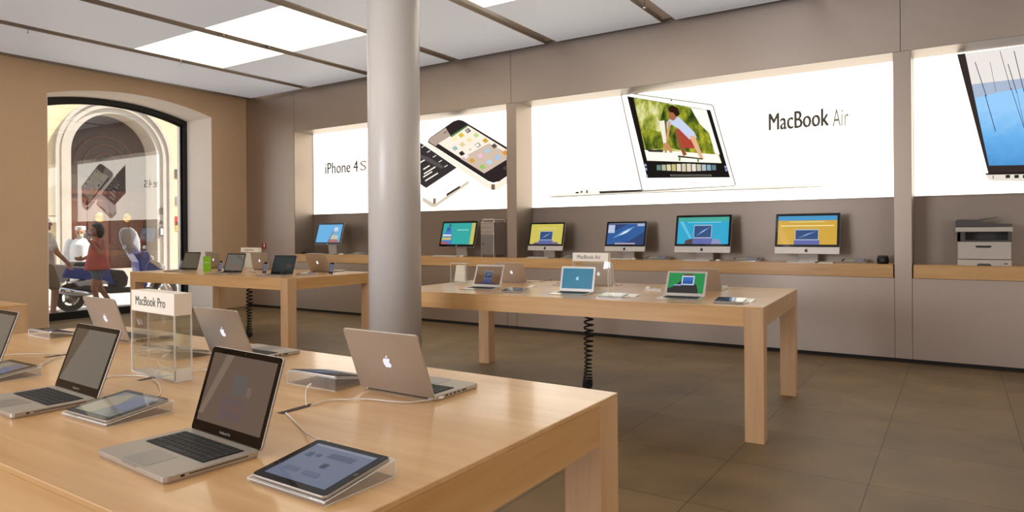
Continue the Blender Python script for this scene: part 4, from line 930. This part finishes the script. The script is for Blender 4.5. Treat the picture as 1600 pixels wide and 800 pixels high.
for rr in (.35, .6, .85): tr_.tube([(-.61, rr*math.cos(PI*i/20), 3.5+rr*math.sin(PI*i/20)) for i in range(21)], .025, 6)
tr_.build('carved_arches', M['door'], bd); MB().box(-.66, -.58, -RI, RI, dz, dz+.12).build('transom', M['door'], bd)
for y, z in ((-.18, 1.95), (.62, 1.95)): MB().lathe([(.05, 0), (.13, .01), (.14, .03), (.08, .06), (.04, .05)], 20, (-.6, y, z), 'x').build('door_knocker', M['brass'], bd)
MB().box(-.72, .35, -RI-.1, RI+.1, -.02, .12).build('door_step', M['stone'], bd)
MB().box(.03, .06, RI+.05, RI+.2, 2.05, 2.25).build('intercom_plate', M['panelm'], bd); MB().box(.03, .06, RI+.08, RI+.17, 1.75, 1.85).build('house_number', M['panelm'], bd)
MB().box(.035, .06, RI+.06, RI+.18, 1.38, 1.66).build('notice_board', M['panelm'], bd); MB().box(.061, .064, RI+.08, RI+.16, 1.42, 1.62).build('notice_sheet', M['paper'], bd)
for y, z, m_ in ((1.78, 3.2, 'prd'), (1.80, 2.35, 'grey'), (1.78, 1.72, 'tail'), (1.80, 1.55, 'yellow')): MB().box(0, .02, y, y+.12, z, z+.28).build('wall_sticker', M[m_], bd)
MB().box(.0, .03, -9, 12, -.05, .45).build('plinth', M['stone'], bd)
MB().box(0, .12, -9, 12, 5.55, 5.75).build('cornice', M['stone'], bd)
# ---- people
def seg(mb, a, b, r0, r1, n=12): mb.tube([Vector(a).lerp(Vector(b), t) for t in (0, .25, .5, .75, 1)], [r0+(r1-r0)*t for t in (0, .25, .5, .75, 1)], n); mb.ell(a, r0, r0, r0, 10, 6); mb.ell(b, r1, r1, r1, 10, 6)
def ringsz(mb, L, n=20, dx=0):
    """stack of ellipses (x, y, z, rx, ry)"""
    mb.loft([[(x+rx*math.cos(2*PI*k/n), y+ry*math.sin(2*PI*k/n), z) for k in range(n)] for x, y, z, rx, ry in L])
def hand(mb, w_, d, side, n_=None, s=1., curl=.5):
    """palm and five fingers from wrist w_ along direction d; side = thumb direction"""
    w_ = Vector(w_); d = Vector(d).normalized(); sd_ = Vector(side).normalized(); up = d.cross(sd_).normalized()
    pc = w_+d*.045*s
    for k in range(4):
        off = (k-1.5)*.02*s; L = (.07, .08, .075, .058)[k]*s
        mb.tube([w_+d*.005+sd_*(-off*.6), pc+d*.02*s-sd_*off], [.013, .012], 8)
        a = pc+d*.035*s-sd_*off; b = a+(d*math.cos(curl*.5)+up*math.sin(curl*.5))*L*.5; c = b+(d*math.cos(curl*1.3)+up*math.sin(curl*1.3))*L*.5
        mb.tube([pc-sd_*off, a, b, c], [.012, .0095, .0088, .0075], 8)
    t0 = w_+d*.02*s+sd_*.02; t1 = t0+(sd_+d*.6).normalized()*.035*s; t2 = t1+(sd_*.3+d).normalized()*.03*s
    mb.tube([w_+d*.01, t0, t1, t2], [.014, .013, .0105, .0085], 8)
def head(mb, c, f, s=1., nose=True):
    """c centre of the skull, f facing unit vector (horizontal)"""
    c = Vector(c); f = Vector(f).normalized(); sd_ = Vector((f.y, -f.x, 0)); T = Matrix((( sd_.x, f.x, 0, c.x), (sd_.y, f.y, 0, c.y), (0, 0, 1, c.z), (0, 0, 0, 1)))
    old = mb.T; mb.T = T
    mb.ell((0, -.008*s, .02*s), .074*s, .094*s, .095*s, 18, 12)
    mb.ell((0, .022*s, -.045*s), .056*s, .066*s, .072*s, 14, 9)
    mb.ell((0, .07*s, -.098*s), .026*s, .022*s, .018*s)
    if nose: mb.tube([(0, .088*s, .012*s), (0, .108*s, -.028*s), (0, .088*s, -.036*s)], [.009*s, .015*s, .008*s], 8)
    mb.ell((0, .086*s, -.066*s), .022*s, .010*s, .008*s, 10, 6); mb.ell((0, .080*s, .022*s), .05*s, .014*s, .010*s, 10, 6)
    for q_ in (-1, 1): mb.ell((q_*.076*s, -.008*s, -.012*s), .010*s, .02*s, .032*s, 10, 6)
    mb.T = old
def eyes(parent, c, f, s=1.):
    c = Vector(c); f = Vector(f).normalized(); sd_ = Vector((f.y, -f.x, 0)); mb = MB()
    for q_ in (-1, 1): p = c+f*.083*s+sd_*.028*s*q_+Vector((0, 0, .002)); mb.ell(p, .009*s, .009*s, .006*s, 8, 6)
    mb.build('eyes', M['hair'], parent)
# woman in coral top: walks to the left (-y), hand raised to the chin
wy = onx(152, 400, -13.15).y
wm = empty('person', (-13.15, wy, -.02)); tag(wm, 'person with dark hair in a loose coral top and denim shorts walking left outside', 'person')
b = MB(); f = (0, -1, 0)
head(b, (0, -.03, 1.53), (.25, -1, 0), 1.0); seg(b, (0, .0, 1.36), (0, -.015, 1.45), .047, .045)
ringsz(b, [(0, 0, .86, .16, .12), (0, 0, .95, .165, .125), (0, 0, 1.05, .13, .10), (0, 0, 1.18, .15, .11), (0, .01, 1.30, .165, .10), (0, .01, 1.37, .12, .07), (0, .005, 1.40, .06, .05)])
for s_, kn, an in ((1, (.09, -.10, .48), (.09, -.02, .10)), (-1, (-.09, .08, .48), (-.09, .30, .12))):
    hp_ = (s_*.09, 0, .86); seg(b, hp_, kn, .088, .056); seg(b, kn, an, .054, .036); ft = Vector(an); seg(b, ft, ft+Vector((0, -.14, -.06)), .034, .026)
seg(b, (.17, .01, 1.33), (.20, -.03, 1.10), .046, .038); seg(b, (.20, -.03, 1.10), (.13, -.20, 1.34), .037, .026); hand(b, (.13, -.20, 1.34), (-.15, .05, 1), (0, -1, .2), s=.9, curl=.9)
seg(b, (-.17, .01, 1.33), (-.21, .03, 1.09), .045, .036); seg(b, (-.21, .03, 1.09), (-.18, -.16, 1.0), .036, .026); hand(b, (-.18, -.16, 1.0), (0, -1, .1), (0, 0, 1), s=.9)
b.build('body', M['skin2'], wm, remesh=.008, smooth=True)
b = MB(); ringsz(b, [(0, -.01, .80, .23, .20), (0, 0, .84, .235, .205), (0, 0, .95, .21, .18), (0, 0, 1.08, .185, .15), (0, 0, 1.22, .165, .125), (0, .01, 1.30, .14, .11), (0, .01, 1.345, .11, .085)])
for s_ in (-1, 1): b.tube([(s_*.10, -.07, 1.28), (s_*.11, -.02, 1.385), (s_*.10, .07, 1.30)], .014, 8)
b.build('top', M['redc'], wm, remesh=.011, smooth=True)
b = MB(); ringsz(b, [(0, 0, .76, .175, .135), (0, 0, .9, .172, .132), (0, 0, .96, .165, .125)]); seg(b, (.09, -.005, .84), (.09, -.045, .68), .096, .092); seg(b, (-.09, .005, .84), (-.09, .04, .68), .096, .092)
b.build('shorts', M['denim'], wm, remesh=.012, smooth=True)
b = MB(); b.ell((0, .005, 1.575), .092, .112, .095, 18, 12); b.ell((0, .06, 1.50), .088, .07, .13, 16, 10)
for s_ in (-1, 1): b.ell((s_*.068, .02, 1.49), .026, .062, .12, 12, 9)
b.build('hair', M['hair'], wm, remesh=.009, smooth=True)
eyes(wm, (0, -.03, 1.53), (.25, -1, 0))
for s_, an in ((1, (.09, -.02, .10)), (-1, (-.09, .30, .12))): b = MB(); ft = Vector(an); b.tube([ft+Vector((0, .03, -.075)), ft+Vector((0, -.05, -.085)), ft+Vector((0, -.17, -.09))], [.03, .036, .03], 10); b.build('shoe', M['khaki'], wm, smooth=True)
# man in white with cap
my = onx(126, 400, -15.1).y
mn = empty('person', (-15.1, my, -.02)); tag(mn, 'person with a white cap and beard in a loose white shirt, standing behind the scooter', 'person')
f = Vector((.85, -.5, 0)).normalized(); sd_ = Vector((f.y, -f.x, 0))
b = MB(); head(b, f*.02+Vector((0, 0, 1.50)), f, 1.08); seg(b, (0, 0, 1.33), f*.012+Vector((0, 0, 1.43)), .058, .054)
ringsz(b, [(0, 0, .82, .16, .15), (0, 0, 1.0, .17, .16), (0, 0, 1.2, .18, .17), (0, 0, 1.32, .12, .11), (0, 0, 1.38, .06, .06)])
for s_ in (-1, 1):
    h0 = sd_*.09*s_+Vector((0, 0, .84)); k0 = sd_*.1*s_+f*.03+Vector((0, 0, .46)); a0 = sd_*.11*s_+Vector((0, 0, .09)); seg(b, h0, k0, .09, .058); seg(b, k0, a0, .056, .04); seg(b, a0, a0+f*.15+Vector((0, 0, -.05)), .038, .03)
    s0 = sd_*.2*s_+Vector((0, 0, 1.30)); e0 = sd_*.27*s_+Vector((0, 0, 1.03)); w0 = sd_*.25*s_+f*.12+Vector((0, 0, .82)); seg(b, s0, e0, .05, .04); seg(b, e0, w0, .04, .028); hand(b, w0, Vector((0, 0, -1))+f*.3, f)
b.build('body', M['skin'], mn, remesh=.008, smooth=True)
b = MB(); n_r = 20
ringsz(b, [(0, 0, .74, .24, .21), (0, 0, .9, .235, .20), (0, 0, 1.1, .225, .19), (0, 0, 1.25, .215, .175), (0, 0, 1.34, .15, .12), (0, 0, 1.38, .085, .08)])
for s_ in (-1, 1): seg(b, sd_*.19*s_+Vector((0, 0, 1.30)), sd_*.275*s_+Vector((0, 0, 1.03)), .075, .072); seg(b, sd_*.275*s_+Vector((0, 0, 1.03)), sd_*.262*s_+f*.09+Vector((0, 0, .90)), .070, .062)
b.build('shirt', M['shirt'], mn, remesh=.012, smooth=True)
b = MB()
for s_ in (-1, 1): seg(b, sd_*.09*s_+Vector((0, 0, .82)), sd_*.1*s_+f*.03+Vector((0, 0, .46)), .105, .085); seg(b, sd_*.1*s_+f*.03+Vector((0, 0, .46)), sd_*.11*s_+Vector((0, 0, .12)), .085, .07)
b.build('trousers', M['shirt'], mn, remesh=.012, smooth=True)
b = MB(); b.lathe([(.086, .045), (.092, .06), (.094, .115), (.085, .13), (.01, .135)], 28, tuple(f*.005+Vector((0, 0, 1.50)))); b.build('cap', M['shirt'], mn, smooth=False)
b = MB(); q_ = f*.075+Vector((0, 0, 1.425)); b.ell(q_, .058, .058, .055, 14, 9); b.build('beard', M['beard'], mn, remesh=.009, smooth=True)
eyes(mn, f*.02+Vector((0, 0, 1.50)), f, 1.08)
for s_ in (-1, 1): a0 = sd_*.11*s_; b = MB(); b.tube([a0-f*.05+Vector((0, 0, .035)), a0+f*.06+Vector((0, 0, .04)), a0+f*.2+Vector((0, 0, .03))], [.04, .045, .034], 12); b.build('shoe', M['hair'], mn, smooth=True)
# man at the jamb, walking right
jy = onx(68, 400, -13.25).y
jm = empty('person', (-13.25, jy, -.02)); tag(jm, 'person in a pale tee and dark shorts, half hidden by the window jamb, forearm showing', 'person')
b = MB(); f = Vector((0, 1, 0))
head(b, (0, .02, 1.66), f, 1.08); seg(b, (0, 0, 1.46), (0, .01, 1.57), .06, .056)
ringsz(b, [(0, 0, .92, .17, .13), (0, 0, 1.1, .16, .12), (0, 0, 1.32, .19, .13), (0, 0, 1.44, .17, .10), (0, 0, 1.49, .08, .07)])
for s_, kn, an in ((1, (.1, .14, .52), (.1, .10, .11)), (-1, (-.1, -.08, .52), (-.1, -.30, .15))):
    seg(b, (s_*.1, 0, .92), kn, .1, .064); seg(b, kn, an, .062, .042); ft = Vector(an); seg(b, ft, ft+Vector((0, .16, -.06)), .038, .03)
seg(b, (.2, .02, 1.42), (.26, .10, 1.15), .056, .045); seg(b, (.26, .10, 1.15), (.26, .27, .96), .043, .03); hand(b, (.26, .27, .96), (0, .35, -1), (0, 1, 0), curl=.8)
seg(b, (-.2, .0, 1.42), (-.26, -.08, 1.14), .055, .044); seg(b, (-.26, -.08, 1.14), (-.26, .06, .92), .042, .03); hand(b, (-.26, .06, .92), (0, .2, -1), (0, 1, 0), curl=.6)
b.build('body', M['skin2'], jm, remesh=.008, smooth=True)
b = MB(); ringsz(b, [(0, 0, .9, .20, .165), (0, 0, 1.1, .19, .15), (0, 0, 1.32, .205, .15), (0, 0, 1.45, .18, .115), (0, 0, 1.5, .09, .08)])
for s_ in (-1, 1): seg(b, (s_*.18, .01, 1.43), (s_*.235, .06*s_, 1.24), .075, .07)
b.build('tee_shirt', M['pinkt'], jm, remesh=.012, smooth=True)
b = MB(); ringsz(b, [(0, 0, .84, .18, .15), (0, 0, .98, .175, .14)]); seg(b, (.1, 0, .9), (.1, .12, .58), .115, .10); seg(b, (-.1, 0, .9), (-.1, -.06, .58), .115, .10)
b.build('shorts', M['khaki'], jm, remesh=.012, smooth=True)
b = MB(); b.ell((0, .0, 1.70), .085, .104, .085, 16, 10); b.build('hair', M['hair'], jm, remesh=.009, smooth=True); eyes(jm, (0, .02, 1.66), f, 1.08)
for an in ((.1, .10, .11), (-.1, -.30, .15)): b = MB(); ft = Vector(an); b.tube([ft+Vector((0, -.05, -.075)), ft+Vector((0, .06, -.08)), ft+Vector((0, .2, -.085))], [.036, .042, .034], 10); b.build('shoe', M['hair'], jm, smooth=True)
jm.location.z = -.02
for o_ in (wm,): o_.location.z = -.012
# ---- scooter (faces +y)
sy0 = onx(110, 400, -14.0).y; sy1 = onx(257, 400, -14.0).y; WB = sy1-sy0
sc_ = empty('motor_scooter', (-14.0, sy0, -.02)); tag(sc_, 'blue and silver maxi scooter with a tall windshield parked outside the window', 'scooter')
def wheel(y, nm='wheel'):
    R_, t_ = .27, .06; wv = MB(); wv.loft([[(t_*math.cos(a_)*.9, (R_-t_+t_*math.sin(a_)*1.)*math.cos(q_)*1., (R_-t_+t_*math.sin(a_))*math.sin(q_)) for a_ in [2*PI*i/12 for i in range(12)]] for q_ in [2*PI*j/36 for j in range(36)]], closed=True)
    o_ = wv.build(nm, M['rubber'], sc_, smooth=True); o_.location = (0, y, R_)
    rm = MB(); rm.loft([[(x_, rr*math.cos(q_), rr*math.sin(q_)) for x_, rr in ((-.03, .16), (.03, .16), (.03, .175), (-.03, .175))] for q_ in [2*PI*j/36 for j in range(36)]], closed=True)
    for k in range(5): q_ = 2*PI*k/5; rm.tube([(0, 0, 0), (0, .165*math.cos(q_), .165*math.sin(q_))], [.03, .022], 8)
    rm.build('rim', M['rim'], o_); MB().lathe([(.03, -.05), (.045, -.045), (.045, .045), (.03, .05)], 16, (0, 0, 0), 'x').build('hub', M['rim'], o_)
    MB().lathe([(.06, .0), (.12, .0), (.12, .005), (.06, .005)], 24, (.034, 0, 0), 'x').build('brake_disc', M['chrome'], o_)
wheel(0.); wheel(WB)
y = lambda t: t*WB
MB().prism([(y(-.12), .66), (y(-.08), .84), (y(.1), .83), (y(.40), .77), (y(.5), .68), (y(.54), .5), (y(.46), .42), (y(.3), .5), (y(.1), .60)], -.16, .16, 'x').build('rear_body', M['blue'], sc_, bevel=.03)
MB().prism([(y(.34), .78), (y(.5), .74), (y(.545), .6), (y(.53), .42), (y(.42), .38), (y(.38), .55)], -.185, .185, 'x').build('luggage_cowl', M['seat'], sc_, bevel=.04)
MB().prism([(y(-.24), .80), (y(-.2), .92), (y(.02), .88), (y(.12), .80), (y(.0), .70), (y(-.1), .55), (y(-.16), .60)], -.14, .14, 'x').build('tail_fairing', M['silver'], sc_, bevel=.02)
MB().prism([(y(.0), .56), (y(.22), .62), (y(.34), .52), (y(.2), .44), (y(.05), .46)], -.17, .17, 'x').build('side_panel', M['silver'], sc_, bevel=.015)
MB().prism([(y(-.02), .865), (y(.02), .94), (y(.18), .93), (y(.26), .86), (y(.36), .84), (y(.38), .78), (y(.1), .84)], -.15, .15, 'x').build('seat', M['seat'], sc_, bevel=.025)
MB().prism([(y(-.25), .84), (y(-.22), .90), (y(-.17), .88), (y(-.2), .80)], -.10, .10, 'x').build('tail_light', M['tail'], sc_, bevel=.01)
MB().prism([(y(-.05), .44), (y(.35), .30), (y(.8), .28), (y(.84), .36), (y(.5), .40), (y(.1), .50)], -.18, .18, 'x').build('footboard', M['seat'], sc_, bevel=.02)
MB().prism([(y(.60), 1.08), (y(.76), 1.12), (y(.80), .98), (y(.75), .80), (y(.76), .40), (y(.70), .34), (y(.675), .62), (y(.66), .90)], -.17, .17, 'x').build('front_fairing', M['blue'], sc_, bevel=.03)
MB().prism([(y(.70), .99), (y(.76), 1.0), (y(.96), .80), (y(.97), .72), (y(.90), .74)], -.15, .15, 'x').build('nose_stripe', M['silver'], sc_, bevel=.01)
MB().prism([(y(.74), .93), (y(.92), .745), (y(.90), .66), (y(.76), .70)], -.13, .13, 'x').build('nose_lower', M['blue'], sc_, bevel=.02)
MB().ell((.12, y(.80), .96), .07, .06, .06).build('headlight', M['chrome'], sc_, smooth=True)
fn = MB(); fn.loft([[(x_, WB+rr*math.cos(q_), .27+rr*math.sin(q_)) for x_, rr in ((-.07, .29), (.07, .29), (.07, .305), (-.07, .305))] for q_ in [PI*.15+PI*.75*j/14 for j in range(15)]]); fn.build('front_fender', M['seat'], sc_)
for s_ in (-1, 1): MB().tube([(s_*.085, WB*.86, .78), (s_*.085, WB, .27)], .024, 10).build('fork', M['silver'], sc_, smooth=True)
MB().tube([(-.1, .1, .45), (-.1, -.02, .27)], .05, 10).tube([(.1, .35, .42), (.1, 0, .27)], .045, 10).build('swingarm', M['prd'], sc_)
MB().tube([(.17, .3, .34), (.19, .0, .36), (.2, -.28, .44)], [.045, .065, .06], 14).build('exhaust', M['chrome'], sc_, smooth=True)
ws = MB(); rg = []
Bq = onx(214, 397, -14.0); Tq = onx(203, 356, -14.0); fv = Vector((.94, .34, 0)); sv = Vector((-.34, .94, 0))
for t_, hw in ((0, .13), (.25, .21), (.55, .25), (.82, .22), (.95, .15), (1, .07)):
    c_ = Bq.lerp(Tq, t_)-sc_.location
    rg.append([tuple(c_+sv*(hw*math.sin(a_)/.964)+fv*(.10*(math.cos(a_)-1))) for a_ in [-1.3+2.6*i/12 for i in range(13)]])
vs_ = [p for r_ in rg for p in r_]; fs_ = [(i*13+j, i*13+j+1, (i+1)*13+j+1, (i+1)*13+j) for i in range(5) for j in range(12)]
ws.add(vs_, fs_); o_ = ws.build('windshield', M['smoke'], sc_, smooth=True); k_ = o_.modifiers.new('solid', 'SOLIDIFY'); k_.thickness = .005
for s_ in (0, 12): MB().tube([rg[i][s_] for i in range(6)], .010, 6).build('windshield_edge', M['silver'], sc_)
MB().tube([(-.36, y(.62), 1.02), (-.15, y(.68), 1.03), (0, y(.70), 1.0), (.15, y(.68), 1.03), (.36, y(.62), 1.02)], .018, 8).build('handlebar', M['rubber'], sc_, smooth=True)
for s_ in (-1, 1):
    MB().tube([(s_*.28, y(.64), 1.02), (s_*.36, y(.66), 1.16)], .008, 6).build('mirror_stalk', M['rubber'], sc_); MB().ell((s_*.38, y(.655), 1.19), .06, .02, .04).build('mirror', M['silver'], sc_, smooth=True)
